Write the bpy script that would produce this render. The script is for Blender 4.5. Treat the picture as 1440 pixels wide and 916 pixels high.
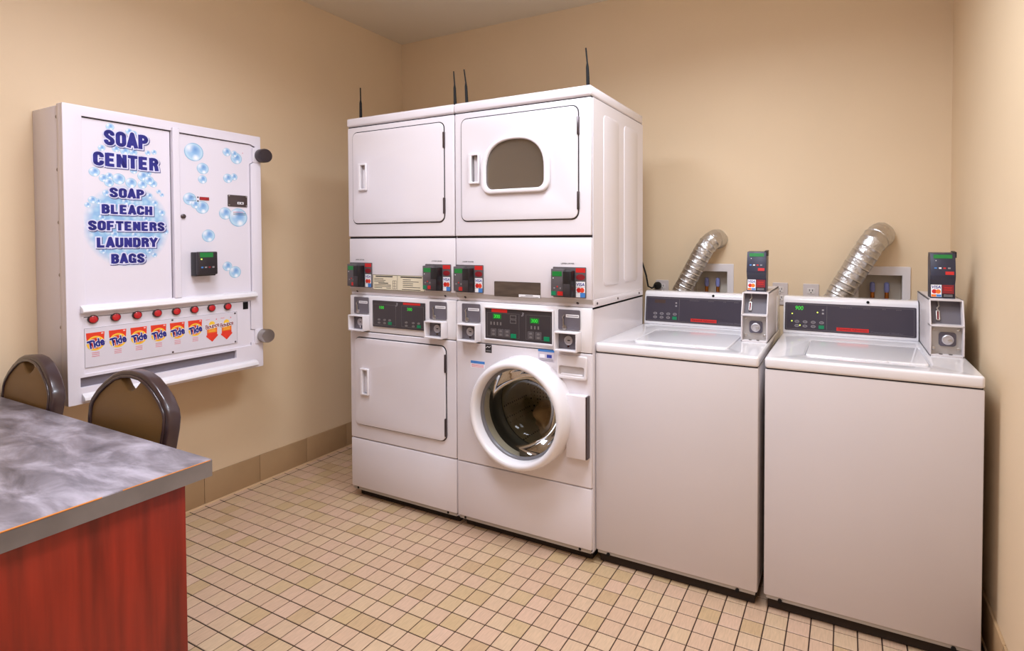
import bpy, bmesh, math, random
from mathutils import Vector, Matrix
random.seed(7)
for o in list(bpy.data.objects): bpy.data.objects.remove(o)
scene = bpy.context.scene
COL = scene.collection
PI = math.pi

# ------------------------------------------------------------------ camera
def make_camera():
    yaw, pitch, roll = 0.4636, -0.0221, -0.0016
    f, px, py = 767.04, 807.09, 356.92
    r = Vector((math.cos(yaw), math.sin(yaw), 0)); fw = Vector((-math.sin(yaw), math.cos(yaw), 0)); up = Vector((0, 0, 1))
    fw2 = fw * math.cos(pitch) + up * math.sin(pitch); up2 = up * math.cos(pitch) - fw * math.sin(pitch)
    r3 = r * math.cos(roll) + up2 * math.sin(roll); u3 = up2 * math.cos(roll) - r * math.sin(roll)
    cam = bpy.data.cameras.new('camera'); ob = bpy.data.objects.new('camera', cam); COL.objects.link(ob)
    cam.sensor_fit = 'HORIZONTAL'; cam.sensor_width = 36.0; cam.lens = f / 1440 * 36
    cam.shift_x = (720 - px) / 1440; cam.shift_y = (py - 458) / 1440
    cam.clip_start = 0.02; cam.clip_end = 50
    m = Matrix((r3, u3, -fw2)).transposed().to_4x4(); m.translation = Vector((2.2935, -1.9966, 1.324))
    ob.matrix_world = m
    scene.camera = ob
make_camera()

# ------------------------------------------------------------------ world, lights, exposure
w = bpy.data.worlds.new('world'); scene.world = w; w.use_nodes = True
w.node_tree.nodes['Background'].inputs[0].default_value = (0.9, 0.85, 0.8, 1)
w.node_tree.nodes['Background'].inputs[1].default_value = 0.05
vs = scene.view_settings
vs.view_transform = 'Standard'; vs.look = 'None'; vs.gamma = 1.0; vs.use_curve_mapping = False
vs.exposure = -0.13
CEIL = 2.745
def area(name, x, y, sx, sy, power, col, spread=160):
    d = bpy.data.lights.new(name, 'AREA'); d.shape = 'RECTANGLE'; d.size = sx; d.size_y = sy
    d.energy = power; d.color = col; d.spread = math.radians(spread)
    o = bpy.data.objects.new(name, d); COL.objects.link(o); o.location = (x, y, CEIL - 0.112)
    return o
LIGHTS = [(0.66, -1.00, 0.55, 0.55, 20, (0.86, 0.88, 1.0)), (1.78, -0.50, 0.5, 0.5, 25, (0.80, 0.885, 1.0)), (2.0, -1.70, 0.55, 0.55, 14, (0.86, 0.88, 1.0)), (1.3, -3.5, 0.55, 1.1, 5, (0.88, 0.88, 1.0))]  # last two are added fill lamps, not read off any shadow
for i, (x, y, sx, sy, p, c) in enumerate(LIGHTS): area('troffer_or_fill_light', x, y, sx, sy, p, c)

# ------------------------------------------------------------------ materials
def lin(c):
    r = []
    for v in c[:3]:
        v /= 255.0
        r.append(v / 12.92 if v <= 0.04045 else ((v + 0.055) / 1.055) ** 2.4)
    return (*r, 1.0)
MATS = {}
def mat(name, col, rough=0.5, metal=0.0, emit=0.0, ior=1.5, coat=0.0, noise=0.0, nscale=8.0, bump=0.0, bscale=200.0, stretch=(1, 1, 1), spec=0.5):
    if name in MATS: return MATS[name]
    m = bpy.data.materials.new(name); m.use_nodes = True; nt = m.node_tree; b = nt.nodes['Principled BSDF']
    c = lin(col)
    b.inputs['Base Color'].default_value = c; b.inputs['Roughness'].default_value = rough
    b.inputs['Metallic'].default_value = metal; b.inputs['IOR'].default_value = ior
    b.inputs['Coat Weight'].default_value = coat; b.inputs['Coat Roughness'].default_value = 0.08
    b.inputs['Specular IOR Level'].default_value = spec
    if emit:
        b.inputs['Emission Color'].default_value = c; b.inputs['Emission Strength'].default_value = emit
    tc = nt.nodes.new('ShaderNodeTexCoord'); mp = nt.nodes.new('ShaderNodeMapping'); nt.links.new(tc.outputs['Object'], mp.inputs[0])
    mp.inputs['Scale'].default_value = stretch
    if noise:
        n = nt.nodes.new('ShaderNodeTexNoise'); n.inputs['Scale'].default_value = nscale; n.inputs['Detail'].default_value = 5
        nt.links.new(mp.outputs[0], n.inputs['Vector'])
        cr = nt.nodes.new('ShaderNodeValToRGB')
        cr.color_ramp.elements[0].position = 0.3; cr.color_ramp.elements[1].position = 0.7
        cr.color_ramp.elements[0].color = (*[v * (1 - noise) for v in c[:3]], 1)
        cr.color_ramp.elements[1].color = (*[min(1, v * (1 + noise)) for v in c[:3]], 1)
        nt.links.new(n.outputs['Fac'], cr.inputs[0]); nt.links.new(cr.outputs[0], b.inputs['Base Color'])
    if bump:
        n2 = nt.nodes.new('ShaderNodeTexNoise'); n2.inputs['Scale'].default_value = bscale; n2.inputs['Detail'].default_value = 3
        nt.links.new(mp.outputs[0], n2.inputs['Vector'])
        bp = nt.nodes.new('ShaderNodeBump'); bp.inputs['Strength'].default_value = bump; bp.inputs['Distance'].default_value = 0.002
        nt.links.new(n2.outputs['Fac'], bp.inputs['Height']); nt.links.new(bp.outputs[0], b.inputs['Normal'])
    MATS[name] = m
    return m

WALL = mat('wall_paint', (232, 207, 172), 0.6, noise=0.02, nscale=2.0, bump=0.12, bscale=90)
CEILM = mat('ceiling_paint', (236, 226, 208), 0.8, bump=0.1, bscale=60)
ENAMEL = mat('white_enamel', (228, 221, 224), 0.22, coat=0.25, noise=0.012, nscale=3)
ENAMEL2 = mat('white_enamel_gloss', (236, 232, 234), 0.12, coat=0.5)
ENAMELS = mat('cabinet_white', (232, 226, 234), 0.32)
PLASTIC = mat('white_plastic', (232, 226, 228), 0.35)
DARKGAP = mat('dark_gap', (38, 32, 34), 0.8)
RUBBER = mat('black_rubber', (16, 14, 15), 0.6, spec=0.25)
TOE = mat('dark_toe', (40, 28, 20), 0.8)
GREYPL = mat('grey_plate', (102, 96, 103), 0.45)
PANELBLK = mat('charcoal_panel', (62, 56, 58), 0.3)
PANELBLUE = mat('charcoal_console', (60, 54, 66), 0.35)
PANELLINE = mat('panel_line', (120, 114, 112), 0.4)
READER = mat('reader_grey', (92, 86, 88), 0.45)
READERB = mat('reader_black', (24, 20, 22), 0.4)
NAVY = mat('reader_navy', (46, 46, 64), 0.35)
GREEN = mat('green_screen', (22, 118, 50), 0.35, emit=0.15)
GREENB = mat('green_button', (10, 128, 84), 0.4)
LED = mat('green_digits', (50, 205, 55), 0.4, emit=0.6)
LEDY = mat('yellow_led', (215, 240, 90), 0.4, emit=1.6)
DIMGREEN = mat('dim_display', (30, 100, 45), 0.4, emit=0.25)
REDP = mat('red_print', (205, 38, 36), 0.4)
REDBTN = mat('red_button', (206, 30, 38), 0.25, coat=0.4)
REDDK = mat('dark_red_print', (135, 30, 38), 0.4)
ORANGE = mat('orange_print', (240, 122, 40), 0.4)
YELLOW = mat('yellow_print', (252, 205, 60), 0.4)
BLUEP = mat('blue_print', (36, 37, 132), 0.4)
BLUEV = mat('card_blue', (48, 62, 150), 0.4)
BLUEL = mat('label_blue', (70, 130, 200), 0.4)
PINKT = mat('pink_print', (226, 120, 130), 0.5)
WHITEP = mat('white_print', (240, 238, 240), 0.5)
BLACKP = mat('black_print', (45, 42, 44), 0.5)
GREYP = mat('grey_print', (150, 145, 148), 0.5)
CREAM = mat('cream_label', (228, 218, 190), 0.5)
HAZE = mat('outline_white', (226, 226, 248), 0.5)
SHADOWP = mat('print_drop', (96, 100, 150), 0.5)
STEEL = mat('steel', (190, 186, 182), 0.28, metal=1.0)
DSTEEL = mat('dark_steel', (98, 90, 92), 0.3, metal=0.9)
CHROME = mat('chrome', (215, 212, 210), 0.12, metal=1.0)
FOIL = mat('aluminium_foil', (206, 204, 202), 0.36, metal=1.0, bump=1.0, bscale=120)
BRASS = mat('brass_copper', (190, 120, 60), 0.35, metal=0.9)
VALVEBLUE = mat('valve_blue', (150, 158, 225), 0.4)
GROUT = mat('grout', (54, 35, 24), 0.9)
CAULK = mat('caulk', (222, 190, 150), 0.7)
BASET = mat('base_tile', (178, 146, 108), 0.4, noise=0.05, nscale=6)
CHAIRFR = mat('brown_frame', (60, 43, 43), 0.28, coat=0.3)
CHAIRPD = mat('olive_vinyl', (124, 92, 50), 0.5, bump=0.15, bscale=250)
CHERRY = mat('cherry_laminate', (138, 38, 22), 0.32, noise=0.5, nscale=2.6, stretch=(9, 9, 0.55))
WORN = mat('worn_edge', (214, 132, 46), 0.6)
LENS = mat('light_lens', (226, 236, 255), 0.5, emit=4.8)
NAMEPL = mat('smoked_plate', (98, 86, 78), 0.18, metal=0.35, noise=0.35, nscale=6, stretch=(1, 1, 5))
TOWEL = mat('towel', (205, 170, 132), 0.9, noise=0.25, nscale=9, bump=0.5, bscale=80)

def emitmix_glass(name, col, alpha, rough=0.02):
    m = bpy.data.materials.new(name); m.use_nodes = True; nt = m.node_tree; nt.nodes.clear()
    out = nt.nodes.new('ShaderNodeOutputMaterial'); mx = nt.nodes.new('ShaderNodeMixShader'); tr = nt.nodes.new('ShaderNodeBsdfTransparent')
    gl = nt.nodes.new('ShaderNodeBsdfGlossy'); fr = nt.nodes.new('ShaderNodeFresnel'); fr.inputs[0].default_value = 1.38
    tr.inputs[0].default_value = (*[v * alpha for v in lin(col)[:3]], 1); gl.inputs['Roughness'].default_value = rough
    nt.links.new(fr.outputs[0], mx.inputs[0]); nt.links.new(tr.outputs[0], mx.inputs[1]); nt.links.new(gl.outputs[0], mx.inputs[2])
    nt.links.new(mx.outputs[0], out.inputs[0]); MATS[name] = m
    return m
GLASS = emitmix_glass('door_glass', (225, 222, 205), 0.85)
TINT = mat('tinted_window', (84, 75, 66), 0.05, ior=2.3, coat=0.3)

def bubble_mat():
    m = bpy.data.materials.new('bubble_print'); m.use_nodes = True; nt = m.node_tree; b = nt.nodes['Principled BSDF']; b.inputs['Roughness'].default_value = 0.35
    tc = nt.nodes.new('ShaderNodeTexCoord')
    ln = nt.nodes.new('ShaderNodeVectorMath'); ln.operation = 'LENGTH'; nt.links.new(tc.outputs['Object'], ln.inputs[0])
    cr = nt.nodes.new('ShaderNodeValToRGB'); e = cr.color_ramp.elements
    e[0].position = 0.0; e[0].color = lin((150, 195, 232)); e[1].position = 1.0; e[1].color = lin((120, 178, 214))
    k = e.new(0.55); k.color = lin((168, 205, 236)); k = e.new(0.85); k.color = lin((196, 224, 240))
    nt.links.new(ln.outputs['Value'], cr.inputs[0])
    def spot(off, r0, r1):
        sb = nt.nodes.new('ShaderNodeVectorMath'); sb.operation = 'SUBTRACT'; sb.inputs[1].default_value = off; nt.links.new(tc.outputs['Object'], sb.inputs[0])
        l2 = nt.nodes.new('ShaderNodeVectorMath'); l2.operation = 'LENGTH'; nt.links.new(sb.outputs[0], l2.inputs[0])
        mr = nt.nodes.new('ShaderNodeMapRange'); mr.inputs[1].default_value = r0; mr.inputs[2].default_value = r1; mr.inputs[3].default_value = 1; mr.inputs[4].default_value = 0
        nt.links.new(l2.outputs['Value'], mr.inputs[0]); return mr
    prev = cr.outputs[0]
    for off, r0, r1, c, amt in (((0, 0.2, -0.62), 0.1, 0.42, (246, 250, 255), 1), ((0, -0.5, 0.45), 0.1, 0.6, (234, 240, 250), 1), ((0, 0.15, 0.3), 0.0, 0.6, (112, 160, 216), 1)):
        s = spot(off, r0, r1); mx = nt.nodes.new('ShaderNodeMix'); mx.data_type = 'RGBA'
        nt.links.new(s.outputs[0], mx.inputs[0]); nt.links.new(prev, mx.inputs[6]); mx.inputs[7].default_value = lin(c); prev = mx.outputs[2]
    nt.links.new(prev, b.inputs['Base Color'])
    return m
BUBBLE = bubble_mat()
def cloud_mat():
    m = bpy.data.materials.new('bubble_cloud_print'); m.use_nodes = True; nt = m.node_tree; b = nt.nodes['Principled BSDF']; b.inputs['Roughness'].default_value = 0.35
    tc = nt.nodes.new('ShaderNodeTexCoord')
    vo = nt.nodes.new('ShaderNodeTexVoronoi'); vo.inputs['Scale'].default_value = 7.0; nt.links.new(tc.outputs['Object'], vo.inputs['Vector'])
    cr = nt.nodes.new('ShaderNodeValToRGB'); e = cr.color_ramp.elements
    e[0].position = 0.0; e[0].color = lin((246, 248, 255)); e[1].position = 0.62; e[1].color = lin((120, 172, 222))
    k = e.new(0.2); k.color = lin((214, 230, 246)); k = e.new(0.4); k.color = lin((160, 205, 232))
    nt.links.new(vo.outputs['Distance'], cr.inputs[0])
    no = nt.nodes.new('ShaderNodeTexNoise'); no.inputs['Scale'].default_value = 2.5; nt.links.new(tc.outputs['Object'], no.inputs['Vector'])
    mx = nt.nodes.new('ShaderNodeMix'); mx.data_type = 'RGBA'; nt.links.new(no.outputs['Fac'], mx.inputs[0]); nt.links.new(cr.outputs[0], mx.inputs[6]); mx.inputs[7].default_value = lin((170, 206, 232))
    ln = nt.nodes.new('ShaderNodeVectorMath'); ln.operation = 'LENGTH'; nt.links.new(tc.outputs['Object'], ln.inputs[0])
    mr = nt.nodes.new('ShaderNodeMapRange'); mr.inputs[1].default_value = 0.78; mr.inputs[2].default_value = 1.0; mr.inputs[3].default_value = 0; mr.inputs[4].default_value = 1
    nt.links.new(ln.outputs['Value'], mr.inputs[0])
    m2 = nt.nodes.new('ShaderNodeMix'); m2.data_type = 'RGBA'; nt.links.new(mr.outputs[0], m2.inputs[0]); nt.links.new(mx.outputs[2], m2.inputs[6]); m2.inputs[7].default_value = lin((232, 226, 234))
    nt.links.new(m2.outputs[2], b.inputs['Base Color'])
    return m
CLOUD = cloud_mat()
def tile_mat():
    m = bpy.data.materials.new('floor_tile'); m.use_nodes = True; nt = m.node_tree; b = nt.nodes['Principled BSDF']; b.inputs['Roughness'].default_value = 0.42
    oi = nt.nodes.new('ShaderNodeObjectInfo'); ge = nt.nodes.new('ShaderNodeNewGeometry')
    ad = nt.nodes.new('ShaderNodeMath'); ad.operation = 'ADD'; nt.links.new(oi.outputs['Random'], ad.inputs[0]); nt.links.new(ge.outputs['Random Per Island'], ad.inputs[1])
    frn = nt.nodes.new('ShaderNodeMath'); frn.operation = 'FRACT'; nt.links.new(ad.outputs[0], frn.inputs[0])
    cr = nt.nodes.new('ShaderNodeValToRGB'); e = cr.color_ramp.elements
    e[0].position = 0; e[0].color = lin((190, 158, 122)); e[1].position = 1; e[1].color = lin((206, 172, 146))
    k = e.new(0.12); k.color = lin((194, 165, 124)); k = e.new(0.3); k.color = lin((204, 174, 142)); k = e.new(0.7); k.color = lin((200, 167, 138))
    nt.links.new(frn.outputs[0], cr.inputs[0])
    mp = nt.nodes.new('ShaderNodeMapping'); mp.inputs['Scale'].default_value = (9, 1.2, 1); nt.links.new(ge.outputs['Position'], mp.inputs[0])
    n = nt.nodes.new('ShaderNodeTexNoise'); n.inputs['Scale'].default_value = 22; n.inputs['Detail'].default_value = 4; nt.links.new(mp.outputs[0], n.inputs['Vector'])
    mr = nt.nodes.new('ShaderNodeMapRange'); mr.inputs[1].default_value = 0.3; mr.inputs[2].default_value = 0.7; mr.inputs[3].default_value = 0.9; mr.inputs[4].default_value = 1.09; nt.links.new(n.outputs['Fac'], mr.inputs[0])
    vm = nt.nodes.new('ShaderNodeVectorMath'); vm.operation = 'SCALE'; nt.links.new(cr.outputs[0], vm.inputs[0]); nt.links.new(mr.outputs[0], vm.inputs['Scale'])
    nt.links.new(vm.outputs[0], b.inputs['Base Color'])
    return m
TILE = tile_mat()
def marble_mat():
    m = bpy.data.materials.new('grey_marbled_laminate'); m.use_nodes = True; nt = m.node_tree; b = nt.nodes['Principled BSDF']; b.inputs['Roughness'].default_value = 0.33
    tc = nt.nodes.new('ShaderNodeTexCoord'); mp = nt.nodes.new('ShaderNodeMapping'); mp.inputs['Scale'].default_value = (1.3, 3.4, 3); mp.inputs['Rotation'].default_value = (0, 0, 0.5); nt.links.new(tc.outputs['Object'], mp.inputs[0])
    n = nt.nodes.new('ShaderNodeTexNoise'); n.inputs['Scale'].default_value = 4.2; n.inputs['Detail'].default_value = 7; n.inputs['Distortion'].default_value = 0.5; n.inputs['Roughness'].default_value = 0.58; nt.links.new(mp.outputs[0], n.inputs['Vector'])
    cr = nt.nodes.new('ShaderNodeValToRGB'); e = cr.color_ramp.elements
    e[0].position = 0.3; e[0].color = lin((78, 72, 76)); e[1].position = 0.7; e[1].color = lin((182, 174, 184)); k = e.new(0.48); k.color = lin((126, 118, 124))
    nt.links.new(n.outputs['Fac'], cr.inputs[0]); nt.links.new(cr.outputs[0], b.inputs['Base Color'])
    return m
MARBLE = marble_mat()

# ------------------------------------------------------------------ mesh helpers
class Frame:
    """plane frame: origin, u, v, n"""
    def __init__(s, o, u, v, n): s.o, s.u, s.v, s.n = map(Vector, (o, u, v, n))
    def p(s, a, b, c=0.0): return s.o + s.u * a + s.v * b + s.n * c
FRONT = Frame((0, 0, 0), (1, 0, 0), (0, 0, 1), (0, -1, 0))     # faces the room (-y)
EAST = Frame((0, 0, 0), (0, 1, 0), (0, 0, 1), (1, 0, 0))       # faces +x
TOP = Frame((0, 0, 0), (1, 0, 0), (0, 1, 0), (0, 0, 1))

def rrect(u0, v0, u1, v1, r=0.0, seg=5):
    if r <= 0: return [(u0, v0), (u1, v0), (u1, v1), (u0, v1)]
    pts = []
    for cx, cy, a in ((u1 - r, v0 + r, -PI / 2), (u1 - r, v1 - r, 0), (u0 + r, v1 - r, PI / 2), (u0 + r, v0 + r, PI)):
        for i in range(seg + 1):
            t = a + PI / 2 * i / seg; pts.append((cx + r * math.cos(t), cy + r * math.sin(t)))
    return pts
def circle(cu, cv, r, n=24, ry=None):
    ry = ry or r
    return [(cu + r * math.cos(2 * PI * i / n), cv + ry * math.sin(2 * PI * i / n)) for i in range(n)]

def curve_mesh(polys, ext, bev):
    cu = bpy.data.curves.new('t', 'CURVE'); cu.dimensions = '2D'; cu.fill_mode = 'BOTH'; cu.extrude = max(ext - bev, 0.00001); cu.bevel_depth = bev; cu.bevel_resolution = 2; cu.offset = -bev
    for pl in polys:
        sp = cu.splines.new('POLY'); sp.points.add(len(pl) - 1); sp.use_cyclic_u = True
        for q, (a, b) in zip(sp.points, pl): q.co = (a, b, 0, 1)
    ob = bpy.data.objects.new('t', cu); me = bpy.data.meshes.new_from_object(ob)
    bpy.data.objects.remove(ob); bpy.data.curves.remove(cu)
    return me

class MB:
    def __init__(s): s.bm = bmesh.new()
    def _bev(s, geom_verts, bev, seg=2):
        es = {e for v in geom_verts for e in v.link_edges}
        bmesh.ops.bevel(s.bm, geom=list(es), offset=bev, segments=seg, affect='EDGES', profile=0.5)
    def box(s, x0, x1, y0, y1, z0, z1, bev=0.0, seg=2):
        vs = [s.bm.verts.new((x, y, z)) for z in (z0, z1) for x, y in ((x0, y0), (x1, y0), (x1, y1), (x0, y1))]
        for q in ((0, 3, 2, 1), (4, 5, 6, 7), (0, 1, 5, 4), (1, 2, 6, 5), (2, 3, 7, 6), (3, 0, 4, 7)): s.bm.faces.new([vs[i] for i in q])
        if bev: s._bev(vs, bev, seg)
        return s
    def plate(s, F, outer, n0, n1, bev=0.0, holes=()):
        me = curve_mesh([outer, *holes], abs(n1 - n0) / 2, bev)
        mid = (n0 + n1) / 2
        t = bmesh.new(); t.from_mesh(me); bpy.data.meshes.remove(me)
        for v in t.verts: v.co = F.p(v.co.x, v.co.y, mid + v.co.z)
        bmesh.ops.remove_doubles(t, verts=t.verts, dist=1e-6)
        bmesh.ops.recalc_face_normals(t, faces=t.faces)
        m2 = bpy.data.meshes.new('t'); t.to_mesh(m2); t.free(); s.bm.from_mesh(m2); bpy.data.meshes.remove(m2)
        return s
    def flat(s, F, pts, n):
        s.bm.faces.new([s.bm.verts.new(F.p(a, b, n)) for a, b in pts]); return s
    def prism(s, F, pts, n0, n1, bev=0.0):
        a = [s.bm.verts.new(F.p(u, v, n0)) for u, v in pts]; b = [s.bm.verts.new(F.p(u, v, n1)) for u, v in pts]; k = len(pts)
        fs = [s.bm.faces.new(a[::-1]), s.bm.faces.new(b)] + [s.bm.faces.new((a[i], a[(i + 1) % k], b[(i + 1) % k], b[i])) for i in range(k)]
        if bev: s._bev(a + b, bev)
        return s
    def lathe(s, F, cu, cv, prof, seg=40, cap0=False, cap1=False):
        rings = []
        for r, n in prof:
            if r < 1e-6: rings.append([s.bm.verts.new(F.p(cu, cv, n))])
            else: rings.append([s.bm.verts.new(F.p(cu + r * math.cos(2 * PI * i / seg), cv + r * math.sin(2 * PI * i / seg), n)) for i in range(seg)])
        for A, B in zip(rings, rings[1:]):
            for i in range(seg):
                j = (i + 1) % seg
                if len(A) == 1: s.bm.faces.new((A[0], B[i], B[j]))
                elif len(B) == 1: s.bm.faces.new((A[i], A[j], B[0]))
                else: s.bm.faces.new((A[i], A[j], B[j], B[i]))
        if cap0 and len(rings[0]) > 1: s.bm.faces.new(rings[0][::-1])
        if cap1 and len(rings[-1]) > 1: s.bm.faces.new(rings[-1])
        return s
    def cyl(s, F, cu, cv, r, n0, n1, seg=20): return s.lathe(F, cu, cv, [(0, n0), (r, n0), (r, n1), (0, n1)], seg)
    def tube(s, pts, rad, seg=10, cap=True):
        pts = [Vector(p) for p in pts]; rads = rad if isinstance(rad, (list, tuple)) else [rad] * len(pts)
        rings = []; up = Vector((0, 0, 1)); prevx = None
        for i, p in enumerate(pts):
            d = (pts[min(i + 1, len(pts) - 1)] - pts[max(i - 1, 0)]).normalized()
            if prevx is None:
                a = up if abs(d.z) < 0.9 else Vector((1, 0, 0)); xx = d.cross(a).normalized()
            else: xx = (prevx - d * prevx.dot(d)).normalized()
            prevx = xx; yy = d.cross(xx)
            rings.append([s.bm.verts.new(p + (xx * math.cos(2 * PI * k / seg) + yy * math.sin(2 * PI * k / seg)) * rads[i]) for k in range(seg)])
        for A, B in zip(rings, rings[1:]):
            for k in range(seg): s.bm.faces.new((A[k], A[(k + 1) % seg], B[(k + 1) % seg], B[k]))
        if cap: s.bm.faces.new(rings[0][::-1]); s.bm.faces.new(rings[-1])
        return s
    def build(s, name, m, parent=None, smooth=35):
        bmesh.ops.recalc_face_normals(s.bm, faces=s.bm.faces)
        me = bpy.data.meshes.new(name); s.bm.to_mesh(me); s.bm.free()
        if smooth:
            for p in me.polygons: p.use_smooth = True
            if hasattr(me, 'set_sharp_from_angle'): me.set_sharp_from_angle(angle=math.radians(smooth))
        me.materials.append(m)
        return link(name, me, parent)
def link(name, me, parent=None):
    o = bpy.data.objects.new(name, me); COL.objects.link(o)
    if parent: o.parent = parent
    return o
def tag(o, label=None, cat=None, group=None, kind=None):
    if label: o['label'] = label
    if cat: o['category'] = cat
    if group: o['group'] = group
    if kind: o['kind'] = kind
    return o
def thing(name, label, cat, loc=(0, 0, 0), rz=0.0, group=None):
    o = bpy.data.objects.new(name, None); COL.objects.link(o); o.location = loc; o.rotation_euler = (0, 0, rz); o.empty_display_size = 0.05
    return tag(o, label, cat, group)

def glyph(txt, offset, shear=0.0, spacing=1.0):
    cu = bpy.data.curves.new('t', 'FONT'); cu.body = txt; cu.size = 1.0; cu.offset = offset; cu.shear = shear; cu.space_character = spacing; cu.fill_mode = 'FRONT'; cu.resolution_u = 3
    ob = bpy.data.objects.new('t', cu); me = bpy.data.meshes.new_from_object(ob)
    bpy.data.objects.remove(ob); bpy.data.curves.remove(cu)
    return me
def text(name, txt, F, u0, v0, u1, v1, n, m, parent, offset=0.02, shear=0.0, rot=0.0, spacing=1.0, layers=()):
    """flat lettering fitted to a box; layers = (offset, material, n, du, dv) extra copies"""
    base = glyph(txt, offset, shear, spacing)
    xs = [v.co.x for v in base.vertices]; ys = [v.co.y for v in base.vertices]
    x0, x1, y0, y1 = min(xs), max(xs), min(ys), max(ys)
    sx, sy = (u1 - u0) / (x1 - x0), (v1 - v0) / (y1 - y0); cu, cv = (u0 + u1) / 2, (v0 + v1) / 2
    def place(me, nn, du=0, dv=0):
        for v in me.vertices:
            a = u0 + (v.co.x - x0) * sx - cu; b = v0 + (v.co.y - y0) * sy - cv
            a, b = a * math.cos(rot) - b * math.sin(rot), a * math.sin(rot) + b * math.cos(rot)
            v.co = F.p(cu + a + du, cv + b + dv, nn)
    place(base, n); base.materials.append(m); o = link(name, base, parent)
    for off, mm, nn, du, dv, nm in layers:
        me = glyph(txt, off, shear, spacing); place(me, nn, du, dv); me.materials.append(mm); link(nm, me, parent)
    return o
def letter_paths(ch):
    a, b, m = 0.11, 0.45, 0.28
    def arc(cx, cy, rx, ry, t0, t1, n=8): return [(cx + rx * math.cos(math.radians(t0 + (t1 - t0) * i / n)), cy + ry * math.sin(math.radians(t0 + (t1 - t0) * i / n))) for i in range(n + 1)]
    r = 0.17
    O = arc(m, 0.9 - r, r, r, 0, 180) + arc(m, 0.1 + r, r, r, 180, 360); O = O + [O[0]]
    D = {
        'O': [O], 'C': [[(b, 0.64)] + arc(m, 0.9 - r, r, r, 0, 180) + arc(m, 0.1 + r, r, r, 180, 360) + [(b, 0.36)]],
        'S': [[(b, 0.68)] + arc(m, 0.9 - r, r, r, 10, 180) + [(a + 0.01, 0.66), (a + 0.06, 0.58), (m, 0.50), (b - 0.06, 0.42), (b - 0.01, 0.34)] + arc(m, 0.1 + r, r, r, 0, -170) + [(a, 0.32)]],
        'A': [[(0.06, 0.0), (m, 0.97), (0.50, 0.0)], [(0.15, 0.28), (0.41, 0.28)]],
        'P': [[(a, 0.0), (a, 1.0)], [(a, 0.9), (m, 0.9)] + arc(m, 0.705, r, 0.195, 90, -90) + [(a, 0.51)]],
        'R': [[(a, 0.0), (a, 1.0)], [(a, 0.9), (m, 0.9)] + arc(m, 0.715, r, 0.185, 90, -90) + [(a, 0.53)], [(m, 0.53), (0.38, 0.45), (0.43, 0.30), (0.46, 0.0)]],
        'B': [[(a, 0.0), (a, 1.0)], [(a, 0.9), (m, 0.9)] + arc(m, 0.715, r * 0.9, 0.185, 90, -90) + [(a, 0.53)], [(m, 0.53)] + arc(m, 0.315, r, 0.215, 90, -90) + [(a, 0.1)]],
        'E': [[(a, 0.0), (a, 1.0)], [(a, 0.9), (0.5, 0.9)], [(a, 0.5), (0.46, 0.5)], [(a, 0.1), (0.5, 0.1)]],
        'F': [[(a, 0.0), (a, 1.0)], [(a, 0.9), (0.5, 0.9)], [(a, 0.48), (0.46, 0.48)]],
        'L': [[(a, 0.0), (a, 1.0)], [(a, 0.1), (0.5, 0.1)]],
        'T': [[(m, 0.0), (m, 1.0)], [(0.0, 0.9), (0.56, 0.9)]],
        'H': [[(a, 0.0), (a, 1.0)], [(b, 0.0), (b, 1.0)], [(a, 0.5), (b, 0.5)]],
        'N': [[(a, 0.0), (a, 1.0)], [(b, 0.0), (b, 1.0)], [(a, 0.92), (b, 0.08)]],
        'U': [[(a, 1.0), (a, 0.1 + r)] + arc(m, 0.1 + r, r, r, 180, 360) + [(b, 1.0)]],
        'D': [[(a, 0.0), (a, 1.0)], [(a, 0.9), (0.25, 0.9)] + arc(0.25, 0.68, 0.2, 0.22, 90, 0, 5) + arc(0.25, 0.32, 0.2, 0.22, 0, -90, 5) + [(a, 0.1)]],
        'Y': [[(0.04, 1.0), (m, 0.46), (0.52, 1.0)], [(m, 0.46), (m, 0.0)]],
        'G': [[(b, 0.66)] + arc(m, 0.9 - r, r, r, 0, 180) + arc(m, 0.1 + r, r, r, 180, 340) + [(b, 0.10)], [(b, 0.0), (b, 0.46)], [(m, 0.44), (b, 0.44)]],
    }
    return D[ch]
def block_text(txt, F, u0, v0, u1, v1, layers, parent):
    """condensed heavy block capitals; layers = (name, material, n, grow, du, dv)"""
    adv = 0.635; total = adv * (len(txt) - 1) + 0.56; su, sv = (u1 - u0) / total, (v1 - v0)
    for nm, m, n, grow, du, dv in layers:
        mb = MB(); bm = mb.bm; z = [0]
        def put(pts):
            z[0] += 1
            bm.faces.new([bm.verts.new(F.p(u0 + q[0] * su + du, v0 + q[1] * sv + dv, n + 2e-7 * (z[0] % 300))) for q in pts])
        g = grow / sv; hw = 0.122 + g
        for i, ch in enumerate(txt):
            for path in letter_paths(ch):
                P = [Vector((x + i * adv, y)) for x, y in path]; closed = (P[0] - P[-1]).length < 1e-4
                for k in range(len(P) - 1):
                    A, B = P[k].copy(), P[k + 1].copy()
                    if (B - A).length < 1e-5: continue
                    d = (B - A).normalized()
                    if not closed and k == 0: A -= d * g
                    if not closed and k == len(P) - 2: B += d * g
                    nn = Vector((-d.y, d.x)) * hw; put([A + nn, A - nn, B - nn, B + nn])
                for k in range(0 if closed else 1, len(P) - 1):
                    put([P[k] + Vector((math.cos(t * PI / 5), math.sin(t * PI / 5))) * hw for t in range(10)])
        mb.build(nm, m, parent, 0)
def quad(name, F, u0, v0, u1, v1, n, m, parent, t=0.0004, r=0.0):
    mb = MB()
    if r: mb.prism(F, rrect(u0, v0, u1, v1, r, 3), n - t, n)
    else: mb.prism(F, [(u0, v0), (u1, v0), (u1, v1), (u0, v1)], n - t, n)
    return mb.build(name, m, parent, 0)

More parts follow.
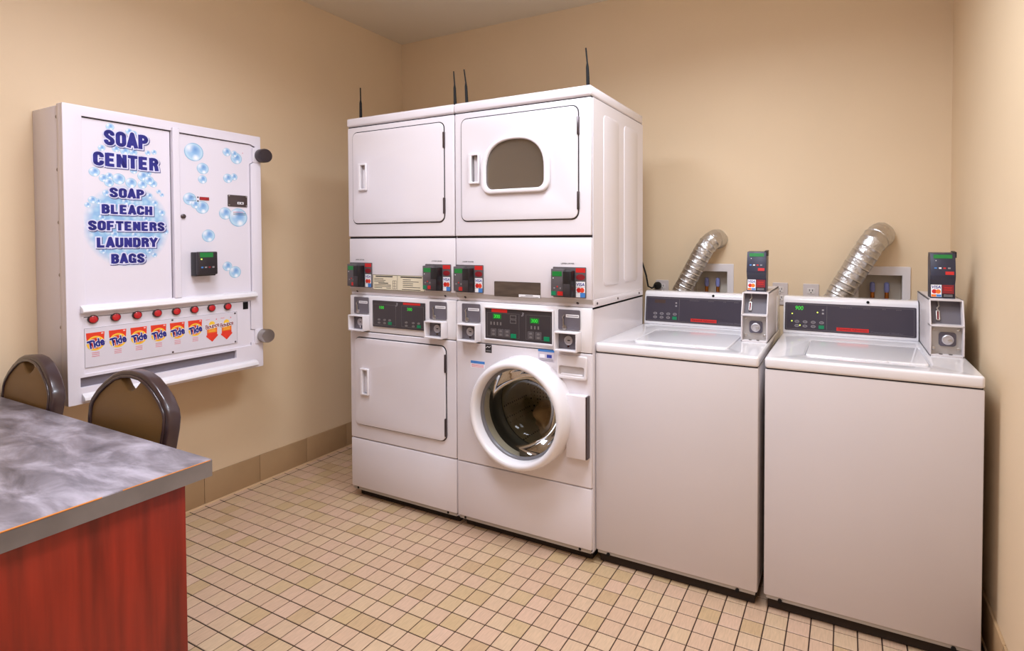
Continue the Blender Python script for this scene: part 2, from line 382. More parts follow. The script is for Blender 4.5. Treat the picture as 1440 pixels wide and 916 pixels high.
# ------------------------------------------------------------------ setting
XL, XR, YB, YF = -0.5874, 2.7166, 0.9951, -4.6
TP, OX, OY = 0.0719, 1.4026, -0.1152
SUP = ((1.505, 1.755), (2.313, 2.563))     # supply boxes in the back wall
def struct(o, label=None): o['kind'] = 'structure'; return tag(o, label)

floor = struct(MB().box(XL - 0.1, XR + 0.1, YF - 0.1, YB + 0.1, -0.08, -0.0022).build('floor', GROUT, None, 0), 'beige tiled floor with dark brown grout lines')
struct(MB().box(XL - 0.1, XR + 0.1, YF - 0.1, YB + 0.1, CEIL, CEIL + 0.1).build('ceiling', CEILM, None, 0), 'plain taupe painted ceiling')
struct(MB().box(XL - 0.1, XL, YF - 0.1, YB + 0.1, 0, CEIL).build('wall_left', WALL, None, 0), 'cream painted wall behind the soap cabinet')
struct(MB().box(XR, XR + 0.1, YF - 0.1, YB + 0.1, 0, CEIL).build('wall_right', WALL, None, 0), 'cream painted wall at the right edge')
struct(MB().box(XL, XR, YF - 0.1, YF, 0, CEIL).build('wall_front', WALL, None, 0), 'cream painted wall behind the viewer')
bk = MB().plate(FRONT, [(XL, 0), (XR, 0), (XR, CEIL), (XL, CEIL)], -YB - 0.12, -YB, holes=[rrect(a + 0.03, 0.985, b - 0.03, 1.165) for a, b in SUP])
struct(bk.build('wall_back', WALL, None, 0), 'cream painted wall behind the machines')

def project(p):
    cam = scene.camera; m = cam.matrix_world.inverted() @ Vector(p)
    return (807.09 + 767.04 * m.x / -m.z, 356.92 - 767.04 * m.y / -m.z, -m.z) if m.z < -0.05 else None
def tile_mesh():
    h = TP / 2 - 0.0020; c = 0.0011; mb = MB(); bm = mb.bm
    lo = [bm.verts.new((x * h, y * h, -0.006)) for x, y in ((-1, -1), (1, -1), (1, 1), (-1, 1))]
    md = [bm.verts.new((x * h, y * h, -0.0009)) for x, y in ((-1, -1), (1, -1), (1, 1), (-1, 1))]
    tp = [bm.verts.new((x * (h - c), y * (h - c), 0)) for x, y in ((-1, -1), (1, -1), (1, 1), (-1, 1))]
    bm.faces.new(tp)
    for A, B in ((lo, md), (md, tp)):
        for i in range(4): bm.faces.new((A[i], A[(i + 1) % 4], B[(i + 1) % 4], B[i]))
    return mb
def build_floor():
    t = tile_mesh(); bmesh.ops.recalc_face_normals(t.bm, faces=t.bm.faces); me = bpy.data.meshes.new('tile'); t.bm.to_mesh(me); t.bm.free(); me.materials.append(TILE)
    cells = []; vis = []
    for i in range(-29, 19):
        for j in range(-50, 17):
            x, y = OX + (i + 0.5) * TP, OY + (j + 0.5) * TP
            if not (XL < x - TP / 2 + 0.01 and x + TP / 2 < XR + 0.02 and y > YF and y < YB - 0.02): continue
            p = project((x, y, 0)); ok = False
            if p and 255 < p[0] < 1400 and p[1] < 930 and y < 0.04 or (p and x < -0.03 and 270 < p[0] < 500 and p[1] < 930):
                ok = True
            (vis if ok else cells).append((p[2] if ok else 0, x, y))
    vis.sort()
    for d, x, y in vis[:300]:
        o = link('floor_tile', me, floor); o.location = (x, y, 0)
    rest = MB()
    for d, x, y in vis[300:] + cells:
        h = TP / 2 - 0.0020; c = 0.0011; bm = rest.bm
        md = [bm.verts.new((x + a * h, y + b * h, -0.0022)) for a, b in ((-1, -1), (1, -1), (1, 1), (-1, 1))]
        tp = [bm.verts.new((x + a * (h - c), y + b * (h - c), 0)) for a, b in ((-1, -1), (1, -1), (1, 1), (-1, 1))]
        bm.faces.new(tp)
        for i in range(4): bm.faces.new((md[i], md[(i + 1) % 4], tp[(i + 1) % 4], tp[i]))
    for j in range(-50, 17):
        y = OY + (j + 0.5) * TP; h = TP / 2 - 0.0020; bm = rest.bm
        if YF < y < YB - 0.02:
            x0, x1 = XL + 0.012, OX - 27 * TP - 0.0020 - TP * 0 
            bm.faces.new([bm.verts.new(q) for q in ((x0, y - h, 0), (x1, y - h, 0), (x1, y + h, 0), (x0, y + h, 0))])
    o = rest.build('far_floor_tiles', TILE, floor, 0); o['kind'] = 'stuff'
build_floor()

def base_tiles(name, label, F, a0, a1, first, inner):
    root = MB().prism(F, [(a0, 0.0), (a1, 0.0), (a1, 0.008), (a0, 0.008)], 0.0, 0.013).build(name, CAULK, None, 0)
    struct(root, label)
    x = first
    while x > a0: x -= 0.29
    while x < a1:
        u0, u1 = max(x + 0.001, a0), min(x + 0.289, a1)
        if u1 - u0 > 0.01: MB().prism(F, [(u0, 0.0085), (u1, 0.0085), (u1, 0.153), (u0, 0.153)], 0.0, 0.009, 0.0012).build('baseboard_tile', BASET, root)
        x += 0.29
base_tiles('baseboard_left', 'row of tan baseboard tiles along the left wall', Frame((XL, 0, 0), (0, 1, 0), (0, 0, 1), (1, 0, 0)), YF, YB - 0.01, -0.1117, 0)
base_tiles('baseboard_right', 'row of tan baseboard tiles along the right wall', Frame((XR, 0, 0), (0, 1, 0), (0, 0, 1), (-1, 0, 0)), YF, YB - 0.01, -0.05, 0)
base_tiles('baseboard_back', 'row of tan baseboard tiles along the back wall', Frame((0, YB, 0), (1, 0, 0), (0, 0, 1), (0, -1, 0)), XL + 0.012, XR - 0.012, 0.02, 0)

for i, (x, y, sx, sy, p, c) in enumerate(LIGHTS):  # third and fourth fixtures are unseen, added to hold the fill lamps
    t = thing('ceiling_light', ['square troffer light on the ceiling above the counter side', 'square troffer light on the ceiling above the washers', 'added square fill light on the ceiling above the viewer', 'added long fill light on the ceiling far behind the viewer'][i], 'ceiling light', (x, y, CEIL), 0, 'ceiling troffers')
    a, b = sx / 2 + 0.03, sy / 2 + 0.03
    MB().plate(Frame((0, 0, 0), (1, 0, 0), (0, 1, 0), (0, 0, -1)), rrect(-a, -b, a, b, 0.01), 0, 0.028, 0.002, holes=[rrect(-a + 0.03, -b + 0.03, a - 0.03, b - 0.03)]).build('frame', PLASTIC, t)
    MB().box(-a + 0.031, a - 0.031, -b + 0.031, b - 0.031, -0.105, -0.004, 0.01).build('lens', LENS, t, 0)  # lens made deep so its glowing sides brighten ceiling and upper walls

# ------------------------------------------------------------------ stacked machines
W, D = 0.6880, 0.61
def screw(parent, F, u, v, n, r=0.006, m=None):
    return MB().lathe(F, u, v, [(r, n), (r, n + 0.0015), (r * 0.6, n + 0.003), (0, n + 0.003)], 10).build('screw', m or DSTEEL, parent)

def card_reader(root, x, z, bottom_green, txt):
    F = FRONT
    rd = MB().plate(F, rrect(x, z, x + 0.152, z + 0.1255, 0.003, 2), 0.0, 0.005, 0.0008).build('card_reader', READER, root)
    rd['label'] = 'grey card reader with green screen and card stickers'
    MB().prism(F, [(x + 0.001, z + 0.006), (x + 0.060, z + 0.006), (x + 0.060, z + 0.118), (x + 0.001, z + 0.118)], 0.004, 0.024, 0.002).build('face', READER, rd)
    quad('screen', F, x + 0.008, z + 0.088, x + 0.052, z + 0.108, 0.0246, GREEN, rd)
    quad('status_light', F, x + 0.010, z + 0.078, x + 0.014, z + 0.082, 0.0247, WHITEP, rd)
    quad('red_button', F, x + 0.032, z + 0.009, x + 0.058, z + 0.026, 0.0252, REDP, rd, 0.001, 0.003)
    if bottom_green: quad('green_mark', F, x + 0.003, z + 0.009, x + 0.024, z + 0.026, 0.0247, GREENB, rd)
    for k in range(3): quad('key_mark', F, x + 0.014 + 0.014 * k, z + 0.036 + 0.006 * (k == 1), x + 0.020 + 0.014 * k, z + 0.042 + 0.006 * (k == 1), 0.0247, [GREYP, REDP, GREYP][k], rd)
    MB().prism(F, [(x + 0.066, z + 0.004), (x + 0.104, z + 0.004), (x + 0.104, z + 0.112), (x + 0.066, z + 0.112)], 0.004, 0.046, 0.005).build('swipe_block', READERB, rd)
    MB().prism(F, [(x + 0.070, z + 0.006), (x + 0.100, z + 0.006), (x + 0.100, z + 0.058), (x + 0.070, z + 0.058)], 0.044, 0.048, 0.001).build('swipe_guide', mat('guide_grey', (56, 50, 52), 0.4), rd)
    dc = quad('card_decal', F, x + 0.107, z + 0.002, x + 0.150, z + 0.1235, 0.0056, READER, rd)
    quad('red_band', F, x + 0.107, z + 0.104, x + 0.150, z + 0.122, 0.0060, REDP, rd)
    MB().prism(F, circle(x + 0.1285, z + 0.085, 0.0205, 16, 0.012), 0.0056, 0.0061).build('red_oval', REDDK, rd, 0)
    quad('visa_field', F, x + 0.108, z + 0.044, x + 0.149, z + 0.067, 0.0060, WHITEP, rd)
    text('visa_lettering', 'VISA', F, x + 0.110, z + 0.049, x + 0.147, z + 0.062, 0.0064, BLUEV, rd, 0.02, 0.15)
    quad('mastercard_field', F, x + 0.108, z + 0.022, x + 0.149, z + 0.043, 0.0060, WHITEP, rd)
    MB().prism(F, circle(x + 0.1205, z + 0.0325, 0.0100, 16), 0.0060, 0.0064).build('red_disc', REDP, rd, 0)
    MB().prism(F, circle(x + 0.1360, z + 0.0325, 0.0100, 16), 0.0060, 0.0066).build('orange_disc', mat('disc_orange', (222, 70, 44), 0.4), rd, 0)
    quad('card_field', F, x + 0.108, z + 0.003, x + 0.127, z + 0.021, 0.0060, WHITEP, rd)
    quad('blue_card_field', F, x + 0.127, z + 0.003, x + 0.149, z + 0.021, 0.0060, BLUEL, rd)
    text('caption', txt, F, x + 0.036, z + 0.137, x + 0.098, z + 0.1425, 0.0008, BLACKP, root, 0.01)

LOCKF = mat('lock_face', (196, 192, 196), 0.4, metal=0.5)
def coin_mech(root, x, z, boxz):
    """coin slide plate on top, open lock box below"""
    F = FRONT
    pl = MB().plate(F, rrect(x, z, x + 0.100, z + 0.083, 0.004, 2), 0.002, 0.006, 0.0006).build('coin_plate', GREYPL, root)
    quad('coin_label', F, x + 0.036, z + 0.052, x + 0.096, z + 0.064, 0.0066, WHITEP, pl)
    quad('coin_label_text', F, x + 0.040, z + 0.056, x + 0.092, z + 0.060, 0.0068, GREYP, pl)
    MB().tube([F.p(x + 0.026, z + 0.012, 0.010), F.p(x + 0.026, z + 0.042, 0.010), F.p(x + 0.022, z + 0.052, 0.010), F.p(x + 0.030, z + 0.062, 0.009)], 0.0025, 8).build('coin_slot', STEEL, pl)
    MB().lathe(F, x + 0.030, z + 0.010, [(0.011, 0.006), (0.010, 0.010), (0, 0.011)], 14).build('return_cup', STEEL, pl)
    a, b = x - 0.003, x + 0.103; c, d = boxz, boxz + 0.080
    bx = MB().plate(F, rrect(a, c, b, d, 0.003, 2), 0.0, 0.042, 0.001, holes=[rrect(a + 0.006, c + 0.006, b - 0.006, d - 0.006)]).build('coin_box', PLASTIC, root)
    MB().prism(F, [(a + 0.004, c + 0.004), (b - 0.004, c + 0.004), (b - 0.004, d - 0.004), (a + 0.004, d - 0.004)], 0.002, 0.008).build('box_back', GREYPL, bx, 0)
    cx, cz = (a + b) / 2, (c + d) / 2 + 0.002
    MB().lathe(F, cx, cz, [(0.019, 0.008), (0.019, 0.013), (0.016, 0.0145), (0.0115, 0.014), (0.011, 0.012), (0, 0.012)], 20).build('lock_cylinder', LOCKF, bx)
    MB().prism(F, rrect(cx - 0.004, cz - 0.002, cx + 0.008, cz + 0.002), 0.012, 0.0126).build('key_slot', RUBBER, bx, 0)
    MB().cyl(F, cx, cz - 0.025, 0.005, 0.008, 0.012, 10).build('lock_screw', CHROME, bx)

def control_display(root, x0, z0, x1, z1, digits, frame):
    F = FRONT
    if frame:
        fr = MB().plate(F, rrect(x0 - 0.006, z0 - 0.008, x1 + 0.006, z1 + 0.007, 0.004, 2), 0.0, 0.010, 0.0015, holes=[rrect(x0, z0, x1, z1, 0.002, 2)]).build('display_frame', PLASTIC, root)
    pn = MB().prism(F, rrect(x0, z0, x1, z1, 0.002, 2), 0.0, 0.005).build('display_panel', PANELBLK, root, 0)
    w, h = x1 - x0, z1 - z0; P = lambda a: x0 + a * w; Q = lambda b: z0 + b * h; n = 0.0055
    red = (0.60, 0.90, 0.92, 0.98) if not frame else (0.10, 0.88, 0.34, 0.985)
    quad('red_brand_bar', F, P(red[0]), Q(red[1]), P(red[2]), Q(red[3]), n, REDP, pn)
    for k, (d, m) in enumerate(digits):
        ox = (0.12, 0.66)[k] if not frame else (0.12, 0.68)[k]
        oz = (0.66, 0.66)[k] if not frame else (0.66, 0.60)[k]
        if frame: quad('display_window', F, P(ox), Q(oz), P(ox + 0.13), Q(oz + 0.17), n, m, pn)
        text('display_digits', d, F, P(ox + 0.02), Q(oz + 0.03), P(ox + 0.11), Q(oz + 0.14), n + 0.0006, LED, pn, 0.01)
    for (u0, u1) in (((0.02, 0.46), (0.57, 0.98)) if not frame else ((0.03, 0.52), (0.62, 0.98))):
        MB().plate(F, rrect(P(u0), Q(0.08), P(u1), Q(0.86)), 0.005, 0.0056, 0, holes=[rrect(P(u0) + 0.0008, Q(0.08) + 0.0008, P(u1) - 0.0008, Q(0.86) - 0.0008)]).build('panel_outline', PANELLINE, pn, 0)
    if not frame:
        for a, b in ((0.13, 0.16), (0.24, 0.16), (0.13, 0.28), (0.24, 0.28), (0.34, 0.28), (0.66, 0.13), (0.79, 0.13), (0.66, 0.25), (0.79, 0.25), (0.89, 0.25)):
            MB().prism(F, circle(P(a), Q(b), 0.009, 12, 0.005), 0.005, 0.0068).build('button', PANELLINE, pn)
        for a, b in ((0.345, 0.16), (0.895, 0.13)): quad('start_button', F, P(a - 0.035), Q(b - 0.05), P(a + 0.035), Q(b + 0.06), 0.007, GREENB, pn, 0.002, 0.002)
        text('brand_glyph', '3', F, P(0.45), Q(0.82), P(0.50), Q(0.95), n, GREYP, pn, 0.02, 0.3)
    else:
        for a, b in ((0.13, 0.2), (0.24, 0.2), (0.34, 0.2), (0.69, 0.2), (0.80, 0.2)):
            MB().prism(F, rrect(P(a - 0.045), Q(b - 0.10), P(a + 0.045), Q(b + 0.14), 0.003, 2), 0.005, 0.0062).build('button_field', mat('button_grey', (92, 86, 88), 0.4), pn, 0)
            for q in (-0.045, 0.07): MB().prism(F, circle(P(a), Q(b + q), 0.007, 12, 0.0042), 0.006, 0.0072).build('button', PANELLINE, pn)
        for k in range(2): MB().plate(F, rrect(P(0.385), Q(0.55 + 0.14 * k), P(0.475), Q(0.67 + 0.14 * k)), 0.005, 0.0056, 0, holes=[rrect(P(0.39), Q(0.565 + 0.14 * k), P(0.47), Q(0.655 + 0.14 * k))]).build('cycle_mark', PANELLINE, pn, 0)
        for k in range(4): quad('wash_mark', F, P(0.08 + 0.05 * k), Q(0.46), P(0.10 + 0.05 * k), Q(0.56), n, PANELLINE, pn)
        for k in range(3): quad('dry_mark', F, P(0.69 + 0.05 * k), Q(0.42), P(0.71 + 0.05 * k), Q(0.52), n, PANELLINE, pn)
        for a, b in ((0.435, 0.13), (0.92, 0.13)): quad('start_button', F, P(a - 0.04), Q(b - 0.055), P(a + 0.04), Q(b + 0.085), 0.007, GREENB, pn, 0.002, 0.002)
        text('brand_glyph', '3', F, P(0.55), Q(0.80), P(0.59), Q(0.92), n, GREYP, pn, 0.02, 0.3)

def handle(door, x, z, n):
    F = FRONT; w, h = 0.058, 0.136
    hd = MB().plate(F, rrect(x, z, x + w, z + h, 0.005, 3), n, n + 0.012, 0.003, holes=[rrect(x + 0.018, z + 0.010, x + w - 0.008, z + h - 0.010, 0.003, 2)]).build('handle', PLASTIC, door)
    mb = MB(); bm = mb.bm     # slanted finger well behind the bezel
    a, b, c, d = x + 0.018, x + w - 0.008, z + 0.010, z + h - 0.010
    v = [bm.verts.new(F.p(*q)) for q in ((a, c, n - 0.008), (b, c, n - 0.021), (b, d, n - 0.021), (a, d, n - 0.008), (b, c, n + 0.008), (b, d, n + 0.008), (a, c, n + 0.008), (a, d, n + 0.008))]
    for q in ((0, 1, 2, 3), (1, 4, 5, 2), (0, 6, 4, 1), (3, 2, 5, 7), (0, 3, 7, 6)): bm.faces.new([v[i] for i in q])
    mb.build('finger_well', PLASTIC, door, 0)
    return hd

def dryer_door(root, z0, z1, window, hinge_z, handle_z, gap=0.0018):
    F = FRONT; x0, x1 = 0.038, 0.633
    MB().plate(F, rrect(x0, z0, x1, z1, 0.032), -0.004, gap, holes=[rrect(x0 + 0.02, z0 + 0.02, x1 - 0.02, z1 - 0.02)]).build('door_gap', DARKGAP, root, 0)
    holes = [rrect(0.089 + 0.018, handle_z + 0.010, 0.089 + 0.050, handle_z + 0.126)]
    if window: holes.append(window[1])
    dr = MB().plate(F, rrect(x0 + 0.0045, z0 + 0.0045, x1 - 0.0045, z1 - 0.0045, 0.0285), 0.0, 0.010, 0.002, holes=holes).build('door', ENAMEL, root)
    handle(dr, 0.089, handle_z, 0.010)
    for a, b in hinge_z: MB().prism(F, rrect(x1 - 0.007, a, x1 + 0.002, b, 0.002, 2), 0.002, 0.0125, 0.001).build('hinge', DSTEEL, dr)
    if window:
        MB().plate(F, window[0], 0.009, 0.024, 0.006, holes=[window[2]]).build('window_frame', PLASTIC, dr)
        MB().prism(F, window[1], 0.006, 0.011).build('window_glass', TINT, dr, 0)
    return dr
def arch(x0, x1, z0, z1, zs, r):
    """flat-bottomed, round-topped window outline"""
    pts = []; cx, rx, rz = (x0 + x1) / 2, (x1 - x0) / 2, z1 - zs
    for i in range(6):
        t = -PI / 2 + PI / 2 * i / 5; pts.append((x1 - r + r * math.cos(t), z0 + r + r * math.sin(t)))
    for i in range(25):
        t = PI * i / 24; c, s = math.cos(t), math.sin(t)
        pts.append((cx + rx * math.copysign(abs(c) ** 0.82, c), zs + rz * abs(s) ** 0.82))
    for i in range(6):
        t = PI + PI / 2 * i / 5; pts.append((x0 + r + r * math.cos(t), z0 + r + r * math.sin(t)))
    out = [pts[0]]
    for p in pts[1:]:
        if abs(p[0] - out[-1][0]) + abs(p[1] - out[-1][1]) > 1e-4: out.append(p)
    return out

def antenna(root, x, y, lean):
    MB().tube([(x, y, 1.950), (x, y, 1.965), (x + lean * 0.3, y, 2.045), (x + lean * 0.35, y, 2.062), (x + lean, y, 2.125)], [0.0075, 0.0075, 0.0062, 0.0034, 0.0030], 10).build('antenna', RUBBER, root)

def stack(x0, kind, label):
    F = FRONT
    root = thing('stacked_dryer' if kind == 'dry' else 'stacked_washer_dryer', label, 'dryer' if kind == 'dry' else 'washer dryer', (x0, 0, 0))
    # carcass panels
    cab = MB().box(0, 0.004, 0.012, D, 0.045, 1.054).box(W - 0.004, W, 0.012, D, 0.045, 1.054).box(0, W, D - 0.004, D, 0.045, 1.054).box(0, W, 0.012, D, 1.048, 1.054).box(0, W, 0.012, D, 0.045, 0.05)
    cab.build('lower_cabinet', ENAMEL, root, 0)
    MB().box(0.02, W - 0.02, 0.045, D - 0.03, 0.0, 0.045).build('base', TOE, root, 0)  # dark block in the toe recess, shade under the stack as colour
    kp = MB().box(0.0025, W - 0.0025, 0.0, 0.02, 0.060, 0.3125, 0.005).build('kick_panel', ENAMEL, root)
    kt = MB().box(0.010, W - 0.010, 0.008, 0.02, 0.043, 0.0605, 0.001).build('kick_trim', mat('trim_grey', (176, 168, 160), 0.4), root)
    for u in (0.04, W - 0.06): screw(kt, F, u, 0.051, -0.008, 0.006, RUBBER)
    if kind == 'dry':
        MB().plate(F, rrect(0.0025, 0.3165, W - 0.0025, 0.866, 0.004, 2), -0.012, 0.0, 0.004, holes=[rrect(0.107, 0.558, 0.139, 0.674)]).build('lower_front', ENAMEL, root)
        dryer_door(root, 0.388, 0.840, None, ((0.715, 0.80), (0.415, 0.50)), 0.548)
    else:
        cx, cz = 0.370, 0.596
        MB().plate(F, rrect(0.0025, 0.3165, W - 0.0025, 0.866, 0.004, 2), -0.018, 0.0, 0.003, holes=[circle(cx, cz, 0.212, 48)]).build('lower_front', ENAMEL, root)
        dr = MB().lathe(F, cx, cz, [(0.238, 0.0), (0.237, 0.040), (0.234, 0.072), (0.229, 0.088), (0.221, 0.097), (0.212, 0.099), (0.203, 0.096), (0.198, 0.086), (0.1955, 0.060), (0.1950, -0.010)], 72).build('porthole_door', ENAMEL2, root, 60)
        MB().lathe(F, cx, cz, [(0.195, 0.050), (0.186, 0.036), (0.172, -0.004), (0.150, -0.06), (0.12, -0.085), (0.07, -0.1), (0, -0.105)], 48).build('door_glass', GLASS, dr, 60)
        MB().lathe(F, cx, cz, [(0.1952, 0.056), (0.188, 0.053), (0.185, 0.042), (0.190, 0.038), (0.195, 0.036)], 48).build('glass_bezel', mat('bezel_grey', (110, 108, 112), 0.3), dr, 60)
        hb = MB().prism(F, [(cx + 0.215, 0.442), (0.672, 0.442), (0.672, 0.700), (cx + 0.215, 0.700)], 0.0, 0.032, 0.003).build('hinge_cover', ENAMEL, root)
        MB().prism(F, [(0.672, 0.444), (0.678, 0.444), (0.678, 0.698), (0.672, 0.698)], 0.001, 0.029).build('hinge_plate', DSTEEL, hb, 0)
        gk = MB().lathe(F, cx, cz, [(0.220, -0.018), (0.212, -0.03), (0.205, -0.05), (0.209, -0.07), (0.196, -0.085), (0.186, -0.092), (0.190, -0.105), (0.235, -0.11)], 56).build('door_gasket', mat('gasket_grey', (70, 70, 72), 0.5), root, 60)
        MB().lathe(F, cx, cz, [(0.235, -0.11), (0.252, -0.125), (0.252, -0.40), (0.235, -0.425), (0.1, -0.415), (0, -0.41)], 64).build('drum', DRUM, root, 45)
        for k in range(3):
            a = 2 * PI * k / 3 + 0.5; ux, uz = math.cos(a), math.sin(a)
            MB().tube([F.p(cx + 0.235 * ux, cz + 0.235 * uz, -0.15), F.p(cx + 0.225 * ux, cz + 0.225 * uz, -0.25), F.p(cx + 0.235 * ux, cz + 0.235 * uz, -0.38)], [0.018, 0.03, 0.02], 10).build('drum_paddle', STEEL, root)
        dw = MB().plate(F, rrect(0.531, 0.758, 0.669, 0.856, 0.010, 3), 0.0, 0.012, 0.004, holes=[rrect(0.541, 0.772, 0.656, 0.811, 0.008, 3)]).build('detergent_drawer', PLASTIC, root)
        MB().prism(F, rrect(0.538, 0.769, 0.659, 0.814, 0.004, 2), 0.0005, 0.0025).build('drawer_pull', mat('pull_grey', (196, 188, 186), 0.4), dw, 0)
        MB().prism(F, rrect(0.548, 0.770, 0.650, 0.780, 0.004, 2), 0.002, 0.010, 0.002).build('pull_lip', PLASTIC, dw)
        s = quad('energy_sticker', F, 0.163, 0.829, 0.197, 0.866, 0.0006, BLACKP, root)
        quad('sticker_line', F, 0.167, 0.836, 0.193, 0.839, 0.001, GREYP, s); MB().tube([F.p(0.167, 0.85, 0.001), F.p(0.175, 0.857, 0.001), F.p(0.184, 0.853, 0.001), F.p(0.192, 0.858, 0.001)], 0.0012, 6).build('sticker_mark', WHITEP, s)
        s = quad('notice_label', F, 0.082, 0.754, 0.159, 0.786, 0.0006, WHITEP, root); quad('label_band', F, 0.082, 0.774, 0.159, 0.786, 0.001, BLUEL, s)
        for k in range(3): quad('label_line', F, 0.086, 0.758 + k * 0.005, 0.154, 0.760 + k * 0.005, 0.001, PINKT, s)
        s = quad('instruction_label', F, 0.436, 0.817, 0.514, 0.869, 0.0006, mat('label_lilac', (205, 196, 208), 0.5), root); quad('label_band', F, 0.436, 0.859, 0.514, 0.869, 0.001, BLUEL, s)
        for a in (0.444, 0.478): quad('label_picture', F, a, 0.834, a + 0.024, 0.848, 0.001, [BLUEV, WHITEP][a < 0.45], s)
        for k in range(3): quad('label_line', F, 0.442, 0.820 + k * 0.004, 0.508, 0.822 + k * 0.004, 0.001, GREYP, s)
    # control fascia
    MB().box(0.0025, W - 0.0025, 0.001, 0.03, 0.8695, 1.052, 0.004).build('control_fascia', ENAMEL2, root)
    if kind == 'dry': control_display(root, 0.167, 0.9005, 0.506, 1.032, (('100', None), ('300', None)), False)
    else: control_display(root, 0.167, 0.8945, 0.508, 1.030, (('300', DIMGREEN), ('300', DIMGREEN)), True)
    coin_mech(root, 0.0375, 0.9605, 0.876); coin_mech(root, 0.536, 0.9605, 0.876)
    # upper cabinet
    up = MB().box(0, W, 0.014, D, 1.0555, 1.906)
    up.build('upper_cabinet', ENAMEL, root, 0)
    sk = MB(); prof = [(0.0, 1.0875), (0.016, 1.0875), (0.030, 1.0555), (0.022, 1.0555)]
    sk.prism(Frame((0, 0, 0), (0, 1, 0), (0, 0, 1), (1, 0, 0)), prof, 0.001, W - 0.001)
    sk = sk.build('front_skirt', mat('skirt_shade_grey', (196, 188, 182), 0.35), root, 0)  # white enamel greyed, shade of the down-facing strip put into the colour
    FS = Frame((0, 0.0105, 1.071), (1, 0, 0), (0, 0.56, -0.83), (0, -0.83, -0.56))
    for u in (0.045, W - 0.07): screw(sk, FS, u, 0, 0, 0.006)
    MB().box(0.0025, W - 0.0025, 0.0, 0.02, 1.0875, 1.341, 0.003).build('reader_panel', ENAMEL, root)
    MB().plate(F, rrect(0.0025, 1.350, W - 0.0025, 1.9045, 0.004, 2), -0.012, 0.004, 0.004, holes=[rrect(0.107, 1.591, 0.139, 1.707)]).build('upper_front', ENAMEL, root)
    MB().box(0.006, W - 0.004, 0.004, 0.0139, 1.340, 1.351).build('front_seam_shade', DARKGAP, root, 0)  # dark strip stands in for the shadow line under the dryer front
    MB().box(0.0, W, -0.010, D + 0.003, 1.909, 1.9525, 0.010, 3).build('top_lid', ENAMEL, root)
    MB().box(0.004, W - 0.004, 0.002, D - 0.003, 1.904, 1.910).build('lid_gap', DARKGAP, root, 0)
    win = None
    if kind == 'wash':
        a = arch(0.160, 0.503, 1.533, 1.779, 1.630, 0.045); b = arch(0.178, 0.485, 1.548, 1.768, 1.632, 0.035); c = arch(0.183, 0.476, 1.552, 1.763, 1.632, 0.032)
        win = (a, b, c)
    rootd = dryer_door(root, 1.414, 1.8795, win, ((1.757, 1.83), (1.454, 1.528)), 1.581, 0.0058)
    if kind == 'dry':
        card_reader(root, 0.0105, 1.094, False, 'UPPER DRYER'); card_reader(root, 0.5105, 1.094, True, 'LOWER DRYER')
        lb = quad('instruction_plate', F, 0.165, 1.085, 0.504, 1.162, 0.0012, CREAM, root, 0.001)
        MB().plate(F, rrect(0.166, 1.086, 0.503, 1.161), 0.0012, 0.0016, 0, holes=[rrect(0.168, 1.088, 0.501, 1.159)]).build('plate_border', BLACKP, lb, 0)
        quad('heading_line', F, 0.186, 1.150, 0.300, 1.1555, 0.0016, BLACKP, lb); quad('heading_line', F, 0.352, 1.150, 0.488, 1.1555, 0.0016, BLACKP, lb); quad('divider_line', F, 0.330, 1.090, 0.3315, 1.158, 0.0016, BLACKP, lb)
        random.seed(3)
        for k in range(7):
            q = 1.140 - k * 0.0075
            if k == 3: quad('heading_line', F, 0.205, q, 0.270, q + 0.004, 0.0016, BLACKP, lb)
            else: quad('print_line', F, 0.176, q, 0.176 + random.uniform(0.05, 0.10), q + 0.0025, 0.0016, BLACKP, lb)
            if k > 3: quad('print_line', F, 0.258, q, 0.288, q + 0.0025, 0.0016, BLACKP, lb)
        for k in range(5): quad('print_line', F, 0.366, 1.139 - k * 0.009, 0.366 + random.uniform(0.05, 0.11), 1.1415 - k * 0.009, 0.0016, BLACKP, lb)
        quad('print_line', F, 0.360, 1.091, 0.478, 1.094, 0.0016, BLACKP, lb)
        MB().plate(F, rrect(0.300, 1.092, 0.324, 1.134), 0.0012, 0.0016, 0, holes=[rrect(0.3015, 1.0935 + 0.0135 * i, 0.311, 1.0935 + 0.0135 * i + 0.012) for i in range(3)] + [rrect(0.3125, 1.0935 + 0.0135 * i, 0.3225, 1.0935 + 0.0135 * i + 0.012) for i in range(3)]).build('print_table', BLACKP, lb, 0)
        antenna(root, 0.027, 0.06, -0.001); antenna(root, 0.643, 0.06, -0.008)
    else:
        card_reader(root, 0.0035, 1.094, False, 'LOWER WASHER'); card_reader(root, 0.5105, 1.094, True, 'UPPER DRYER')
        nm = MB().prism(F, rrect(0.213, 1.084, 0.449, 1.150, 0.003, 2), 0.0, 0.0015).build('name_plate', NAMEPL, root, 0)
        nm['label'] = 'smoked grey instruction plate with a white label'
        nl = quad('serial_label', F, 0.341, 1.085, 0.447, 1.097, 0.002, WHITEP, nm); quad('serial_line', F, 0.375, 1.092, 0.412, 1.0955, 0.0024, GREYP, nm); quad('serial_line', F, 0.350, 1.087, 0.440, 1.089, 0.0024, GREYP, nm)
        antenna(root, 0.711 - x0, 0.06, -0.015); antenna(root, 1.332 - x0, 0.06, -0.010)
        FE = Frame((W, 0, 0), (0, 1, 0), (0, 0, 1), (1, 0, 0))
        for a, b in ((0.115, 0.285), (0.352, 0.527)): MB().plate(FE, rrect(a, 1.135, b, 1.857, 0.025, 4), -0.002, 0.0025, 0.0022).build('side_rib', ENAMEL, root)
        MB().plate(FE, rrect(0.02, 1.056, D - 0.005, 1.086), -0.002, 0.0025, 0.001).build('side_trim', ENAMEL, root)
